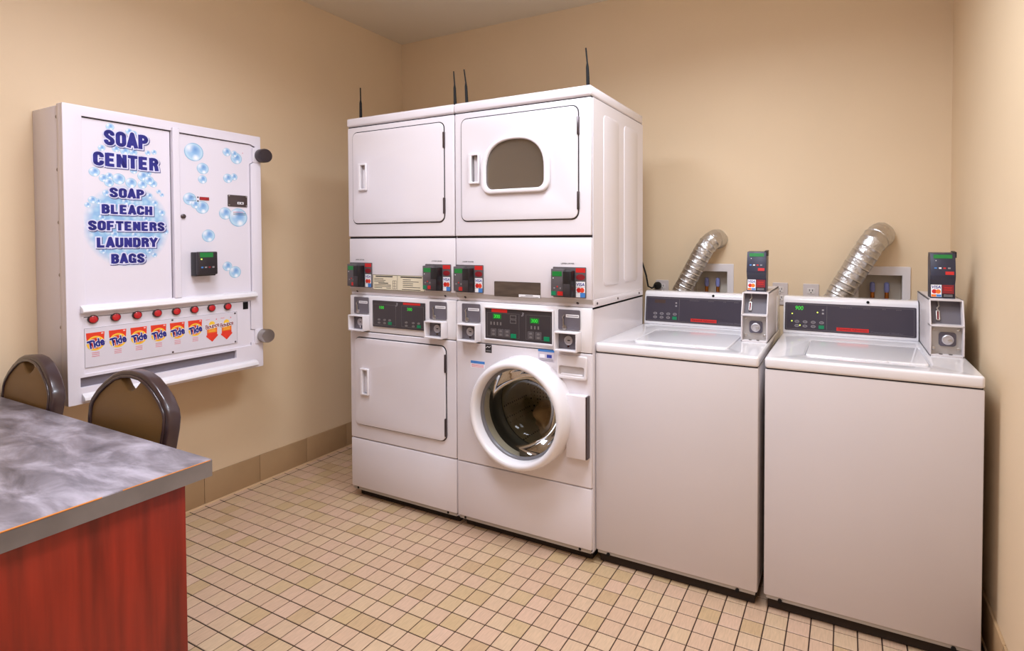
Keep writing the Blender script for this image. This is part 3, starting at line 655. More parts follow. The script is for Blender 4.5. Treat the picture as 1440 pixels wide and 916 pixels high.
        for u in (0.045, 0.27, 0.55): screw(root, FE, u, 1.070, 0.0025, 0.0055)
    return root
def drum_mat():
    m = bpy.data.materials.new('drum_steel'); m.use_nodes = True; nt = m.node_tree; b = nt.nodes['Principled BSDF']
    b.inputs['Metallic'].default_value = 0.2; b.inputs['Roughness'].default_value = 0.4
    tc = nt.nodes.new('ShaderNodeTexCoord'); vo = nt.nodes.new('ShaderNodeTexVoronoi'); vo.inputs['Scale'].default_value = 55; vo.inputs['Randomness'].default_value = 0.15; nt.links.new(tc.outputs['Object'], vo.inputs['Vector'])
    cr = nt.nodes.new('ShaderNodeValToRGB'); e = cr.color_ramp.elements; e[0].position = 0.2; e[0].color = lin((40, 36, 32)); e[1].position = 0.28; e[1].color = lin((205, 196, 172))
    nt.links.new(vo.outputs['Distance'], cr.inputs[0]); nt.links.new(cr.outputs[0], b.inputs['Base Color'])
    return m
DRUM = drum_mat()
stack(0.0, 'dry', 'white stack of two tumble dryers with solid doors, nearest the soap cabinet')
stack(0.6889, 'wash', 'white stack of a dryer over a front-loading washer with round glass door')
def towel():
    bm = bmesh.new(); bmesh.ops.create_icosphere(bm, subdivisions=4, radius=1)
    from mathutils import noise
    for v in bm.verts:
        n = noise.noise(v.co * 1.7) * 0.35 + noise.noise(v.co * 4.0 + Vector((3, 1, 2))) * 0.16; v.co *= 1 + n
        v.co = Vector((v.co.x * 0.13, v.co.y * 0.10, v.co.z * 0.105))
        v.co.z = max(v.co.z, -0.085)
    mb = MB(); mb.bm = bm; o = mb.build('towel', TOWEL, None, 180); o.location = (1.12, 0.24, 0.50)
    tag(o, 'crumpled beige laundry inside the round glass washer door', 'laundry')
towel()

# ------------------------------------------------------------------ top-load washers
WW = 0.637
def top_washer(x0, y0, label, lit):
    F = FRONT
    root = thing('top_load_washer', label, 'washer', (x0, y0, 0), 0, 'top-load washers')
    DD = 0.715
    MB().box(0.0, WW, 0.0, DD, 0.056, 0.870, 0.005).build('cabinet', mat('washer_enamel', (212, 203, 202), 0.28, coat=0.2, noise=0.012, nscale=3), root)
    bt = MB().box(0.008, WW - 0.008, 0.004, DD - 0.02, 0.044, 0.058, 0.001).build('bottom_rail', mat('trim_grey', (176, 168, 160), 0.4), root)
    for u in (0.055, WW - 0.07): MB().cyl(F, u, 0.047, 0.007, -0.0045, 0.002, 10).build('rail_screw', RUBBER, bt)
    for u in (0.05, WW - 0.05):
        for v in (0.06, DD - 0.08): MB().cyl(Frame((0, 0, 0), (1, 0, 0), (0, 1, 0), (0, 0, 1)), u, v, 0.02, 0.0, 0.046, 14).build('foot', RUBBER, root)
    MB().box(0.012, WW - 0.012, 0.022, DD - 0.03, 0.004, 0.05).build('base_shade_pan', TOE, root, 0)  # dark block stands in for the shade under the washer
    MB().box(0.004, WW - 0.004, 0.004, DD - 0.004, 0.866, 0.876).build('top_gap', DARKGAP, root, 0)
    lx0, lx1, ly0, ly1 = 0.124, 0.508, 0.105, 0.438
    MB().plate(TOP, rrect(-0.001, -0.003, WW + 0.001, DD + 0.002, 0.012, 4), 0.8735, 0.911, 0.008, holes=[rrect(lx0, ly0, lx1, ly1, 0.02, 4)]).build('top_deck', ENAMEL2, root)
    MB().box(lx0 - 0.01, lx1 + 0.01, ly0 - 0.01, ly1 + 0.01, 0.8735, 0.885).build('lid_well', DARKGAP, root, 0)
    # lid: a shallow dished panel
    lid = MB().plate(TOP, rrect(lx0 + 0.002, ly0 + 0.002, lx1 - 0.002, ly1 - 0.002, 0.018, 4), 0.888, 0.9125, 0.003).build('lid', ENAMEL2, root)
    MB().plate(TOP, rrect(lx0 + 0.12, ly0 + 0.0005, lx1 - 0.12, ly0 + 0.012, 0.004, 3), 0.900, 0.9128, 0.002).build('lid_grip', ENAMEL2, lid)
    # console
    FP = Frame((0, 0, 0), (0, 1, 0), (0, 0, 1), (1, 0, 0))
    prof = [(0.588, 0.911), (0.592, 0.911), (0.615, 1.050), (0.612, 1.056), (0.612, 1.066), (0.620, 1.073), (0.632, 1.075), (0.705, 1.072), (0.710, 1.060), (0.710, 0.911)]
    prof = [(0.590, 0.911), (0.589, 0.920), (0.606, 1.050), (0.606, 1.062), (0.614, 1.072), (0.628, 1.076), (0.700, 1.074), (0.710, 1.064), (0.710, 0.911)]
    MB().prism(FP, prof, 0.003, 0.524, 0.003).build('console', ENAMEL2, root)
    dy, dz = 0.606 - 0.589, 1.050 - 0.920; L = math.hypot(dy, dz)
    C = Frame((0, 0.589, 0.920), (1, 0, 0), (0, dy / L, dz / L), (0, -dz / L, dy / L))
    pn = MB().prism(C, rrect(0.010, 0.006, 0.516, L - 0.002, 0.004, 2), 0.0, 0.0025).build('console_panel', PANELBLUE, root, 0)
    h = L - 0.008; P = lambda a: 0.010 + a * 0.506; Q = lambda b: 0.006 + b * h; n = 0.003
    MB().plate(C, rrect(P(0.012), Q(0.04), P(0.985), Q(0.955), 0.002, 2), 0.0025, 0.0029, 0, holes=[rrect(P(0.0135), Q(0.05), P(0.9835), Q(0.945), 0.002, 2)]).build('panel_outline', PANELLINE, pn, 0)
    quad('panel_divider', C, P(0.338), Q(0.08), P(0.340), Q(0.92), n, PANELLINE, pn)
    for i in range(4):
        for j in range(2):
            if i == 3 and j == 0: continue
            MB().plate(C, circle(P(0.10 + 0.066 * i), Q(0.17 + 0.15 * j), 0.0095, 14, 0.0062), 0.0025, 0.0040, 0, holes=[circle(P(0.10 + 0.066 * i), Q(0.17 + 0.15 * j), 0.0075, 14, 0.0046)]).build('button_ring', GREYP, pn, 0)
            MB().prism(C, circle(P(0.10 + 0.066 * i), Q(0.17 + 0.15 * j), 0.0075, 14, 0.0046), 0.0025, 0.0036).build('button', mat('button_grey2', (104, 98, 104), 0.4), pn, 0)
    quad('start_button', C, P(0.275), Q(0.10), P(0.318), Q(0.225), 0.0045, GREENB, pn, 0.002, 0.002)
    bar = (0.455, 0.70) if not lit else (0.415, 0.66)
    quad('brand_bar', C, P(bar[0]), Q(0.07), P(bar[1]), Q(0.19), n, REDP, pn)
    text('brand_lettering', 'Speed Queen', C, P(bar[0] + 0.012), Q(0.085), P(bar[1] - 0.012), Q(0.175), n + 0.0004, REDDK, pn, 0.01)
    text('model_lettering', 'Commercial Washer', C, P(bar[1] + 0.015), Q(0.07), P(bar[1] + 0.25), Q(0.13), n, mat('dim_print', (100, 94, 104), 0.5), pn, 0.0)
    for a, b, m_ in ((0.44, 14, GREYP), (0.62, 8, GREYP), (0.76, 4, GREYP), (0.86, 6, GREYP)):
        for k in range(b // 2): quad('tick_mark', C, P(a + 0.014 * k), Q(0.885), P(a + 0.014 * k + 0.006), Q(0.905), n, PANELLINE, pn)
    for k in range(2): quad('cycle_mark', C, P(0.30), Q(0.62 + 0.12 * k), P(0.316), Q(0.68 + 0.12 * k), n, GREYP, pn)
    if lit:
        text('display_digits', '900', C, P(0.085), Q(0.74), P(0.15), Q(0.885), n, LED, pn, 0.0, 0.1)
        for a, b in ((0.060, 0.60), (0.265, 0.68), (0.058, 0.33), (0.125, 0.19)): MB().prism(C, circle(P(a), Q(b), 0.0028, 10), 0.0025, 0.0035).build('indicator_light', LEDY, pn, 0)
    else:
        quad('display_window', C, P(0.09), Q(0.74), P(0.20), Q(0.88), n, mat('dead_display', (70, 52, 46), 0.3), pn)
    MB().cyl(FRONT, 0.34 if lit else 0.345, 1.0625, 0.006, -0.609, -0.603, 12).build('key_hole', RUBBER, root)
    # end piece of the console behind the coin box
    ec = MB().prism(FP, prof, 0.527, WW - 0.002, 0.003).build('console_end', ENAMEL2, root)
    MB().prism(C, rrect(0.535, 0.01, WW - 0.01, L - 0.006, 0.004, 2), 0.0, 0.0025).build('end_panel', GREYPL, ec, 0)
    # coin box
    a, b = 0.527, 0.631; t = 0.005
    side = [(0.290, 0.911), (0.290, 1.022), (0.322, 1.112), (0.690, 1.112), (0.690, 0.911)]
    cb = MB().prism(FP, side, a, a + t, 0.001).prism(FP, side, b - t, b, 0.001)
    cb.box(a, b, 0.322, 0.690, 1.107, 1.112, 0.001).box(a, b, 0.290, 0.345, 1.018, 1.024, 0.001).box(a, b, 0.290, 0.690, 0.911, 0.917, 0.001)
    cb = cb.build('coin_box', mat('box_white', (214, 206, 206), 0.35), root)
    PX = lambda q: a + t + q * (b - a - 2 * t)
    s1 = MB(); s1.prism(FP, [(0.330, 1.024), (0.362, 1.108), (0.370, 1.108), (0.338, 1.024)], a + t, b - t); s1.build('coin_plate', GREYPL, cb, 0)
    CC = Frame((a + t, 0.330, 1.024), (1, 0, 0), (0, 0.356, 0.9345), (0, -0.9345, 0.356))
    MB().plate(CC, rrect(0.018, 0.010, 0.031, 0.048, 0.004, 3), 0, 0.007, 0.001, holes=[rrect(0.022, 0.014, 0.027, 0.044)]).build('coin_slot', STEEL, cb)
    MB().prism(CC, rrect(0.0215, 0.0135, 0.0275, 0.0445), 0.0005, 0.003).build('slot_dark', REDDK, cb, 0)
    MB().tube([CC.p(0.026, 0.046, 0.004), CC.p(0.022, 0.056, 0.004), CC.p(0.028, 0.064, 0.004), CC.p(0.026, 0.084, 0.003)], 0.003, 8).build('coin_chute', STEEL, cb)
    MB().box(a + t, b - t, 0.316, 0.322, 0.917, 1.018).build('vault_plate', mat('vault_grey', (176, 170, 166), 0.35, metal=0.3), cb, 0)
    VF = Frame((0, 0.316, 0), (1, 0, 0), (0, 0, 1), (0, -1, 0))
    cx, cz = (a + b) / 2 + 0.004, 0.970
    MB().plate(VF, rrect(cx - 0.026, cz - 0.024, cx + 0.026, cz + 0.026, 0.010, 4), 0, 0.006, 0.0015).build('lock_plate', mat('lock_navy', (96, 92, 104), 0.35, metal=0.4), cb)
    MB().lathe(VF, cx, cz, [(0.018, 0.006), (0.018, 0.013), (0.015, 0.015), (0.0145, 0.011), (0, 0.011)], 22).build('lock_cylinder', LOCKF, cb)
    MB().prism(VF, [(cx, cz - 0.005), (cx + 0.013, cz - 0.005), (cx + 0.013, cz + 0.002), (cx, cz + 0.002)], 0.009, 0.015, 0.001).build('lock_tab', STEEL, cb)
    for u in (a + 0.014, b - 0.014): screw(cb, VF, u, 0.935, 0, 0.007, STEEL); screw(cb, VF, u, 1.006, 0, 0.005, STEEL)
    for u in (0.035, 0.065): MB().cyl(Frame((a, 0.303, 0.917), (1, 0, 0), (0, 1, 0), (0, 0, 1)), u, 0, 0.006, 0, 0.002, 10).build('floor_screw', DSTEEL, cb)
    # card reader on top of the coin box
    ra, rb = 0.536, 0.614
    rp = [(0.375, 1.112), (0.382, 1.166), (0.372, 1.182), (0.366, 1.196), (0.384, 1.279), (0.440, 1.282), (0.452, 1.262), (0.440, 1.112)]
    rd = MB().prism(FP, rp, ra, rb, 0.0015).build('card_reader', NAVY, root); rd['label'] = 'dark card reader with a green screen on the coin box'
    MB().prism(FP, [(0.3845, 1.262), (0.384, 1.283), (0.43, 1.287), (0.43, 1.262)], rb - 0.008, rb + 0.004, 0.001).build('reader_cap', READERB, rd)
    ny, nz = 0.384 - 0.366, 1.279 - 1.196; M = math.hypot(ny, nz)
    RF = Frame((ra, 0.366, 1.196), (1, 0, 0), (0, ny / M, nz / M), (0, -nz / M, ny / M))
    quad('screen', RF, 0.010, M - 0.020, 0.068, M - 0.006, 0.001, GREEN, rd)
    quad('status_light', RF, 0.016, M - 0.030, 0.019, M - 0.027, 0.001, WHITEP, rd)
    quad('red_button', RF, 0.046, 0.004, 0.072, 0.016, 0.0012, REDP, rd)
    for k, m_ in enumerate((BLUEL, WHITEP, REDP, GREYP)): quad('key_mark', RF, 0.012 + 0.014 * k, 0.026, 0.020 + 0.014 * k, 0.031, 0.001, m_, rd)
    LF = Frame((ra, 0.375, 1.112), (1, 0, 0), (0, 0.128, 0.9917), (0, -0.9917, 0.128))
    quad('card_decal', LF, 0.003, 0.005, 0.036, 0.050, 0.001, WHITEP, rd)
    text('visa_lettering', 'VISA', LF, 0.005, 0.036, 0.034, 0.047, 0.0014, BLUEV, rd, 0.02, 0.15)
    for k, m_ in enumerate((REDP, ORANGE)): MB().prism(LF, circle(0.0135 + 0.012 * k, 0.025, 0.008, 14), 0.001, 0.0014 + 0.0002 * k).build('card_disc', m_, rd, 0)
    quad('blue_card_field', LF, 0.020, 0.006, 0.035, 0.014, 0.0014, BLUEL, rd); quad('orange_card_field', LF, 0.004, 0.006, 0.019, 0.014, 0.0014, ORANGE, rd)
    quad('red_decal', LF, 0.038, 0.018, 0.074, 0.050, 0.001, REDDK, rd); quad('dark_decal', LF, 0.038, 0.004, 0.074, 0.017, 0.001, READERB, rd)
    for k in range(2): quad('decal_line', LF, 0.042, 0.007 + 0.005 * k, 0.070, 0.009 + 0.005 * k, 0.0014, GREYP, rd)
    for k in range(2): quad('decal_line', LF, 0.044, 0.030 + 0.008 * k, 0.068, 0.033 + 0.008 * k, 0.0014, REDP, rd)
    return root
top_washer(1.3790, 0.0288, 'white top-load washer with unlit display beside the tall stacked machines', False)
top_washer(2.0369, 0.0345, 'white top-load washer with lit green display next to the right wall', True)

# ------------------------------------------------------------------ fittings on the back wall
def supply_box(x0, x1, label):
    F = Frame((0, YB, 0), (1, 0, 0), (0, 0, 1), (0, -1, 0))
    t = thing('washer_supply_box', label, 'supply box', ((x0 + x1) / 2, YB, 0.95), 0, 'washer supply boxes')
    F = Frame((-(x0 + x1) / 2, 0, -0.95), (1, 0, 0), (0, 0, 1), (0, -1, 0))
    a, b, c, d = x0 + 0.034, x1 - 0.034, 0.990, 1.161
    MB().plate(F, rrect(x0, 0.955, x1, 1.203, 0.004, 2), 0.0005, 0.008, 0.002, holes=[rrect(a, c, b, d)]).build('frame', PLASTIC, t)
    pan = MB(); pan.bm.faces.new([pan.bm.verts.new(F.p(u, v, -0.07)) for u, v in ((a, c), (b, c), (b, d), (a, d))])
    q = [(a, c), (b, c), (b, d), (a, d)]
    for i in range(4):
        u, v = q[i], q[(i + 1) % 4]
        pan.bm.faces.new([pan.bm.verts.new(F.p(*u, -0.07)), pan.bm.verts.new(F.p(*u, 0.002)), pan.bm.verts.new(F.p(*v, 0.002)), pan.bm.verts.new(F.p(*v, -0.07))])
    pan.build('recess_pan', mat('pan_grey', (206, 196, 182), 0.5), t, 0)
    for k, u in enumerate((x1 - 0.155, x1 - 0.094)):
        vb = MB().tube([F.p(u, 0.992, -0.045), F.p(u, 1.075, -0.045)], [0.011, 0.009], 12).tube([F.p(u, 1.045, -0.045), F.p(u, 1.03, 0.0)], 0.008, 10).build('valve', BRASS, t)
        MB().tube([F.p(u, 1.075, -0.045), F.p(u, 1.085, -0.045), F.p(u, 1.118, -0.045), F.p(u, 1.124, -0.045)], [0.007, 0.012, 0.011, 0.006], 12).build('valve_handle', VALVEBLUE, vb)
        MB().tube([F.p(u + 0.02, 1.0, -0.02), F.p(u + 0.03, 1.035, -0.02)], 0.005, 8).build('supply_tag', [REDP, BLUEL][k], vb)
supply_box(*SUP[0], 'white framed water supply box behind the washer with unlit display')
supply_box(*SUP[1], 'white framed water supply box behind the washer with lit display')

def outlet(x0, zt, label, plugged=False):
    t = thing('wall_outlet', label, 'outlet', (x0 + 0.037, YB, zt - 0.115), 0, 'wall outlets')
    F = FRONT
    MB().plate(F, rrect(-0.037, 0, 0.037, 0.115, 0.004, 2), 0.0005, 0.006, 0.002).build('cover_plate', mat('outlet_plate', (212, 200, 196), 0.4), t)
    for v in (0.036, 0.079):
        r = MB().plate(F, rrect(-0.018, v - 0.015, 0.018, v + 0.015, 0.006, 3), 0.005, 0.0075, 0.001).build('receptacle', mat('outlet_face', (222, 212, 206), 0.4), t)
        for u in (-0.007, 0.007): MB().prism(F, rrect(u - 0.0015, v - 0.001, u + 0.0015, v + 0.009), 0.007, 0.0078).build('slot', RUBBER, r, 0)
        MB().prism(F, circle(0, v - 0.008, 0.0028, 10), 0.007, 0.0078).build('ground_hole', RUBBER, r, 0)
    screw(t, F, 0, 0.0575, 0.006, 0.003, STEEL)
    return t
outlet(1.323, 1.106, 'grey wall outlet with black plug beside the tall stack')
outlet(1.952, 1.111, 'wall outlet half hidden by the first washer\'s coin box')
outlet(2.098, 1.109, 'wall outlet just left of the wider foil duct')
pl = thing('power_plug', 'black power plug and cord in the outlet beside the stack', 'plug', (1.338, YB - 0.008, 1.045))
MB().lathe(Frame((0, 0, 0.03), (1, 0, 0), (0, 0, 1), (0, -1, 0)), 0, 0, [(0, 0.001), (0.020, 0.001), (0.021, 0.02), (0.015, 0.045), (0.008, 0.06), (0, 0.06)], 16).build('plug_body', RUBBER, pl)
MB().tube([(0, -0.055, 0.03), (-0.01, -0.085, 0.02), (-0.03, -0.09, 0.03), (-0.045, -0.08, 0.09), (-0.075, -0.06, 0.16), (-0.105, -0.05, 0.22)], 0.005, 8).build('cord', RUBBER, pl)

def duct(path, r, ridges, label):
    pts = [Vector(p) for p in path]
    # Catmull-Rom resample
    fine = []
    for i in range(len(pts) - 1):
        p0, p1, p2, p3 = pts[max(i - 1, 0)], pts[i], pts[i + 1], pts[min(i + 2, len(pts) - 1)]
        for k in range(40):
            t = k / 40
            fine.append(0.5 * ((2 * p1) + (p2 - p0) * t + (2 * p0 - 5 * p1 + 4 * p2 - p3) * t * t + (3 * p1 - p0 - 3 * p2 + p3) * t ** 3))
    fine.append(pts[-1])
    ln = [0.0]
    for a, b in zip(fine, fine[1:]): ln.append(ln[-1] + (b - a).length)
    N = ridges * 6; out = []; j = 0
    for q in range(N + 1):
        d = ln[-1] * q / N
        while j < len(ln) - 2 and ln[j + 1] < d: j += 1
        s = (d - ln[j]) / max(ln[j + 1] - ln[j], 1e-6); out.append(fine[j].lerp(fine[j + 1], s))
    rad = [r * (1.035 if q % 6 == 0 else 0.992) for q in range(N + 1)]
    base = Vector((path[0][0], path[0][1], path[0][2]))
    mb = MB().tube(out, rad, 44, False)
    from mathutils import noise
    for v in mb.bm.verts:
        n = noise.noise(v.co * 60) * 0.0022 + noise.noise(v.co * 150) * 0.0016; c = min(out, key=lambda p: (p - v.co).length_squared); v.co += (v.co - c).normalized() * n
    o = mb.build('foil_duct', FOIL, None, 22)
    tag(o, label, 'duct', 'foil dryer ducts')
duct([(1.40, 0.85, 0.80), (1.455, 0.862, 0.95), (1.515, 0.875, 1.075), (1.610, 0.895, 1.265), (1.648, 0.92, 1.322), (1.668, 0.955, 1.338), (1.672, 0.998, 1.335)], 0.049, 24, 'shorter thin crinkled foil duct beside the tall stack')
duct([(2.17, 0.85, 0.80), (2.215, 0.862, 0.95), (2.268, 0.875, 1.075), (2.382, 0.885, 1.285), (2.415, 0.91, 1.333), (2.435, 0.95, 1.352), (2.440, 0.998, 1.350)], 0.057, 22, 'wider ribbed foil duct above the washer by the right wall')

# ------------------------------------------------------------------ soap vending cabinet
def soap_cabinet():
    SX, Y0, Y1, Z0, Z1 = -0.3295, -1.0201, -0.2501, 0.7018, 1.848
    root = thing('soap_vending_cabinet', 'white wall-mounted soap vending cabinet with blue SOAP CENTER lettering', 'vending machine', (XL, (Y0 + Y1) / 2, Z0))
    O = Vector((XL, (Y0 + Y1) / 2, Z0))
    F = Frame(Vector((SX, 0, 0)) - O, (0, 1, 0), (0, 0, 1), (1, 0, 0))     # u = world y, v = world z, n = towards room
    def bx(x0, x1, y0, y1, z0, z1, bev=0.0): return MB().box(x0 - O.x, x1 - O.x, y0 - O.y, y1 - O.y, z0 - O.z, z1 - O.z, bev)
    bx(XL + 0.001, SX - 0.048, Y0 + 0.004, Y1 - 0.004, Z0 + 0.004, Z1 - 0.004, 0.002).build('housing', ENAMELS, root)
    bx(SX - 0.047, SX - 0.016, Y0, Y1, Z0, Z1, 0.002).build('front_frame', ENAMELS, root)
    # face with two recessed windows, a slot and a lower panel
    win1 = rrect(-0.962, 1.079, -0.6515, 1.809); win2 = [(-0.622, 1.079), (-0.3, 1.079), (-0.3, 1.706), (-0.278, 1.722), (-0.278, 1.796), (-0.297, 1.803), (-0.297, 1.805), (-0.622, 1.807)]
    slot = rrect(-0.982, 0.765, -0.384, 0.803); low = [(-0.968, 0.815), (-0.309, 0.815), (-0.309, 0.828), (-0.288, 0.828), (-0.288, 0.892), (-0.309, 0.894), (-0.309, 1.036), (-0.968, 1.036)]
    MB().plate(F, rrect(Y0, Z0, Y1, Z1, 0.003, 2), -0.016, 0.0, 0.001, holes=[win1, win2, slot, low]).build('face_frame', ENAMELS, root)
    bx(SX - 0.0165, SX - 0.0152, -0.966, -0.272, 1.07, 1.815).build('panel_gap_shade', DARKGAP, root, 0)  # dark sheet paints the shadow line at the upper panel edges
    g1 = MB().prism(F, rrect(-0.962, 1.075, -0.655, 1.8045), -0.0155, -0.010).build('graphic_panel', ENAMELS, root, 0)
    g2 = MB().prism(F, [(-0.625, 1.075), (-0.303, 1.075), (-0.303, 1.708), (-0.282, 1.722), (-0.282, 1.793), (-0.300, 1.8015), (-0.625, 1.8025)], -0.0155, -0.009).build('coin_door', ENAMELS, root, 0)
    bx(SX - 0.0165, SX - 0.0152, -0.972, -0.284, 0.811, 1.040).build('panel_gap_shade', DARKGAP, root, 0)  # dark sheet again, shadow line around the lower panel
    lp = MB().prism(F, [(-0.968, 0.815), (-0.312, 0.815), (-0.312, 0.8285), (-0.291, 0.8285), (-0.291, 0.8895), (-0.312, 0.8915), (-0.312, 1.0335), (-0.968, 1.0335)], -0.0155, -0.005).build('selection_panel', ENAMELS, root, 0)
    bx(SX - 0.060, SX - 0.0155, -0.984, -0.382, 0.762, 0.806).build('delivery_slot', mat('slot_grey', (120, 114, 124), 0.5), root, 0)
    # divider and rails
    MB().prism(F, rrect(-0.652, 1.080, -0.624, 1.822, 0.004, 3), -0.004, 0.010, 0.004).build('divider_post', ENAMELS, root)
    FP = Frame(Vector((0, 0, 0)) - O, (1, 0, 0), (0, 0, 1), (0, 1, 0))
    for nm, z, dz in (('upper_rail', 1.052, 0.030), ('lower_rail', 0.712, 0.030)):
        prof = [(SX, z), (SX + 0.020, z), (SX + 0.026, z + 0.006), (SX + 0.020, z + dz * 0.65), (SX, z + dz)]
        MB().prism(FP, prof, -0.979, -0.289, 0.001).build(nm, ENAMEL2, root)
    # left-side rivets and seam
    FL = Frame(Vector((0, Y0, 0)) - O, (1, 0, 0), (0, 0, 1), (0, -1, 0))
    for z in (1.80, 1.60, 1.40, 1.20, 1.0, 0.80): screw(root, FL, SX - 0.054, z, -0.004, 0.007, mat('rivet_grey', (150, 140, 138), 0.4, metal=0.5))
    # lettering
    lay = lambda k: ((0.105, HAZE, -0.0086, 0, 0, 'letter_outline'), (0.105, SHADOWP, -0.0090, 0.0035, -0.0045, 'letter_shadow'))
    n = -0.0080
    for txt, a, b, c, d in (('SOAP', -0.889, -0.737, 1.712, 1.771), ('CENTER', -0.925, -0.700, 1.627, 1.680), ('SOAP', -0.874, -0.755, 1.505, 1.543), ('BLEACH', -0.901, -0.726, 1.4385, 1.475), ('SOFTENERS', -0.945, -0.681, 1.372, 1.409), ('LAUNDRY', -0.919, -0.710, 1.304, 1.343), ('BAGS', -0.873, -0.758, 1.239, 1.277)):
        block_text(txt, F, a, c, b, d, (('lettering', BLUEP, n, 0, 0, 0), ('letter_outline', HAZE, n - 0.0005, 0.0042, 0, 0), ('letter_shadow', SHADOWP, n - 0.0009, 0.0042, 0.003, -0.0035)), g1)
    # printed bubbles: unit disc in the local yz plane, scaled
    def disc(parent, y, z, r, nn, m, rz=None, name='bubble_print'):
        me = DISC if m is BUBBLE else DISCC
        o = link(name, me, parent); p = F.p(y, z, nn); o.location = p; o.scale = (1, r, rz or r)
    def dm(m):
        t = MB(); t.bm.faces.new([t.bm.verts.new((0, math.cos(2 * PI * i / 32), math.sin(2 * PI * i / 32))) for i in range(32)]); me = bpy.data.meshes.new('bubble_print'); t.bm.to_mesh(me); t.bm.free(); me.materials.append(m); return me
    DISC, DISCC = dm(BUBBLE), dm(CLOUD)
    disc(g1, -0.812, 1.392, 0.153, -0.0097, CLOUD, 0.172, 'bubble_cloud_print')
    random.seed(5)
    for y, z, r in ((-0.868, 1.785, 0.014), (-0.804, 1.778, 0.012), (-0.787, 1.772, 0.012), (-0.897, 1.697, 0.012), (-0.715, 1.706, 0.010), (-0.738, 1.70, 0.010), (-0.82, 1.697, 0.016), (-0.79, 1.695, 0.014), (-0.85, 1.70, 0.013), (-0.922, 1.600, 0.018), (-0.893, 1.578, 0.015), (-0.874, 1.590, 0.012), (-0.875, 1.562, 0.016), (-0.842, 1.580, 0.022), (-0.80, 1.568, 0.020), (-0.757, 1.600, 0.020), (-0.735, 1.585, 0.018), (-0.72, 1.572, 0.015), (-0.76, 1.565, 0.017), (-0.79, 1.620, 0.013), (-0.74, 1.615, 0.014), (-0.700, 1.540, 0.009), (-0.688, 1.527, 0.008), (-0.93, 1.49, 0.014), (-0.912, 1.485, 0.011), (-0.945, 1.47, 0.010), (-0.69, 1.45, 0.013), (-0.885, 1.52, 0.012), (-0.715, 1.49, 0.012), (-0.735, 1.52, 0.011), (-0.83, 1.25, 0.012), (-0.72, 1.27, 0.010), (-0.90, 1.29, 0.011), (-0.675, 1.37, 0.010), (-0.86, 1.355, 0.014), (-0.79, 1.354, 0.012), (-0.74, 1.288, 0.011), (-0.90, 1.422, 0.012), (-0.75, 1.422, 0.012), (-0.82, 1.49, 0.013)):
        disc(g1, y, z, r, -0.0094 - random.random() * 0.0002, BUBBLE)
    for y, z, r in ((-0.557, 1.730, 0.0405), (-0.520, 1.660, 0.0255), (-0.522, 1.6105, 0.0190), (-0.411, 1.751, 0.019), (-0.3755, 1.747, 0.015), (-0.3660, 1.727, 0.0265), (-0.4075, 1.627, 0.0215), (-0.3785, 1.637, 0.0160), (-0.5772, 1.5177, 0.0275), (-0.555, 1.494, 0.018), (-0.5255, 1.483, 0.0290), (-0.4225, 1.460, 0.0285), (-0.3610, 1.443, 0.0440), (-0.500, 1.3536, 0.0285), (-0.4159, 1.209, 0.0220), (-0.3802, 1.180, 0.0280)):
        disc(g2, y, z, r, -0.0084 + random.random() * 0.0003, BUBBLE)
    # coin door fittings
    n2 = -0.009
    quad('price_display', F, -0.536, 1.516, -0.495, 1.5305, n2 + 0.002, mat('display_red', (140, 20, 26), 0.3, emit=0.15), g2, 0.002)
    text('price_digits', '0.00', F, -0.530, 1.519, -0.508, 1.528, n2 + 0.0024, REDP, g2, 0.01)
    for z in (1.528, 1.511): quad('button_dot', F, -0.546, z - 0.003, -0.540, z + 0.003, n2 + 0.001, RUBBER, g2)
    quad('print_line', F, -0.572, 1.5275, -0.551, 1.5285, n2 + 0.001, BLACKP, g2); quad('print_line', F, -0.592, 1.510, -0.551, 1.511, n2 + 0.001, BLACKP, g2)
    cn = MB().plate(F, rrect(-0.4105, 1.495, -0.317, 1.550, 0.003, 2), n2, n2 + 0.004, 0.001).build('coin_entry', mat('coin_bronze', (84, 72, 70), 0.35, metal=0.4), g2)
    for y, z in ((-0.405, 1.501), (-0.405, 1.545), (-0.3225, 1.501), (-0.3225, 1.545)): screw(g2, F, y, z, n2 + 0.004, 0.0032, STEEL)
    quad('coin_slot_label', F, -0.366, 1.507, -0.336, 1.518, n2 + 0.0045, WHITEP, g2); quad('coin_slot_mark', F, -0.362, 1.510, -0.356, 1.515, n2 + 0.0049, BLACKP, g2); quad('coin_slot_mark', F, -0.350, 1.510, -0.341, 1.515, n2 + 0.0049, BLACKP, g2)
    for k in range(3): quad('print_line', F, -0.385 , 1.468 - 0.006 * k, -0.335 + 0.01 * (k > 0), 1.470 - 0.006 * k, n2 + 0.0012, [PINKT, BLACKP, BLACKP][k], g2)
    MB().lathe(F, -0.6106 + 0.004, 1.439, [(0.010, n2), (0.010, n2 + 0.006), (0.007, n2 + 0.008), (0, n2 + 0.008)], 16).build('cam_lock', DSTEEL, g2)
    quad('red_speck', F, -0.337, 1.755, -0.334, 1.758, n2 + 0.001, REDP, g2)
    rb = MB().prism(F, rrect(-0.578, 1.172, -0.495, 1.279, 0.003, 2), n2, n2 + 0.045, 0.003).build('card_reader', READERB, root)
    MB().prism(F, rrect(-0.578, 1.178, -0.494, 1.281, 0.004, 2), n2 + 0.040, n2 + 0.058, 0.003).build('face', mat('reader_black2', (48, 42, 46), 0.4), rb)
    quad('screen', F, -0.570, 1.256, -0.514, 1.277, n2 + 0.0588, GREEN, rb); MB().prism(F, circle(-0.564, 1.248, 0.003, 10), n2 + 0.058, n2 + 0.0592).build('status_light', LEDY, rb, 0)
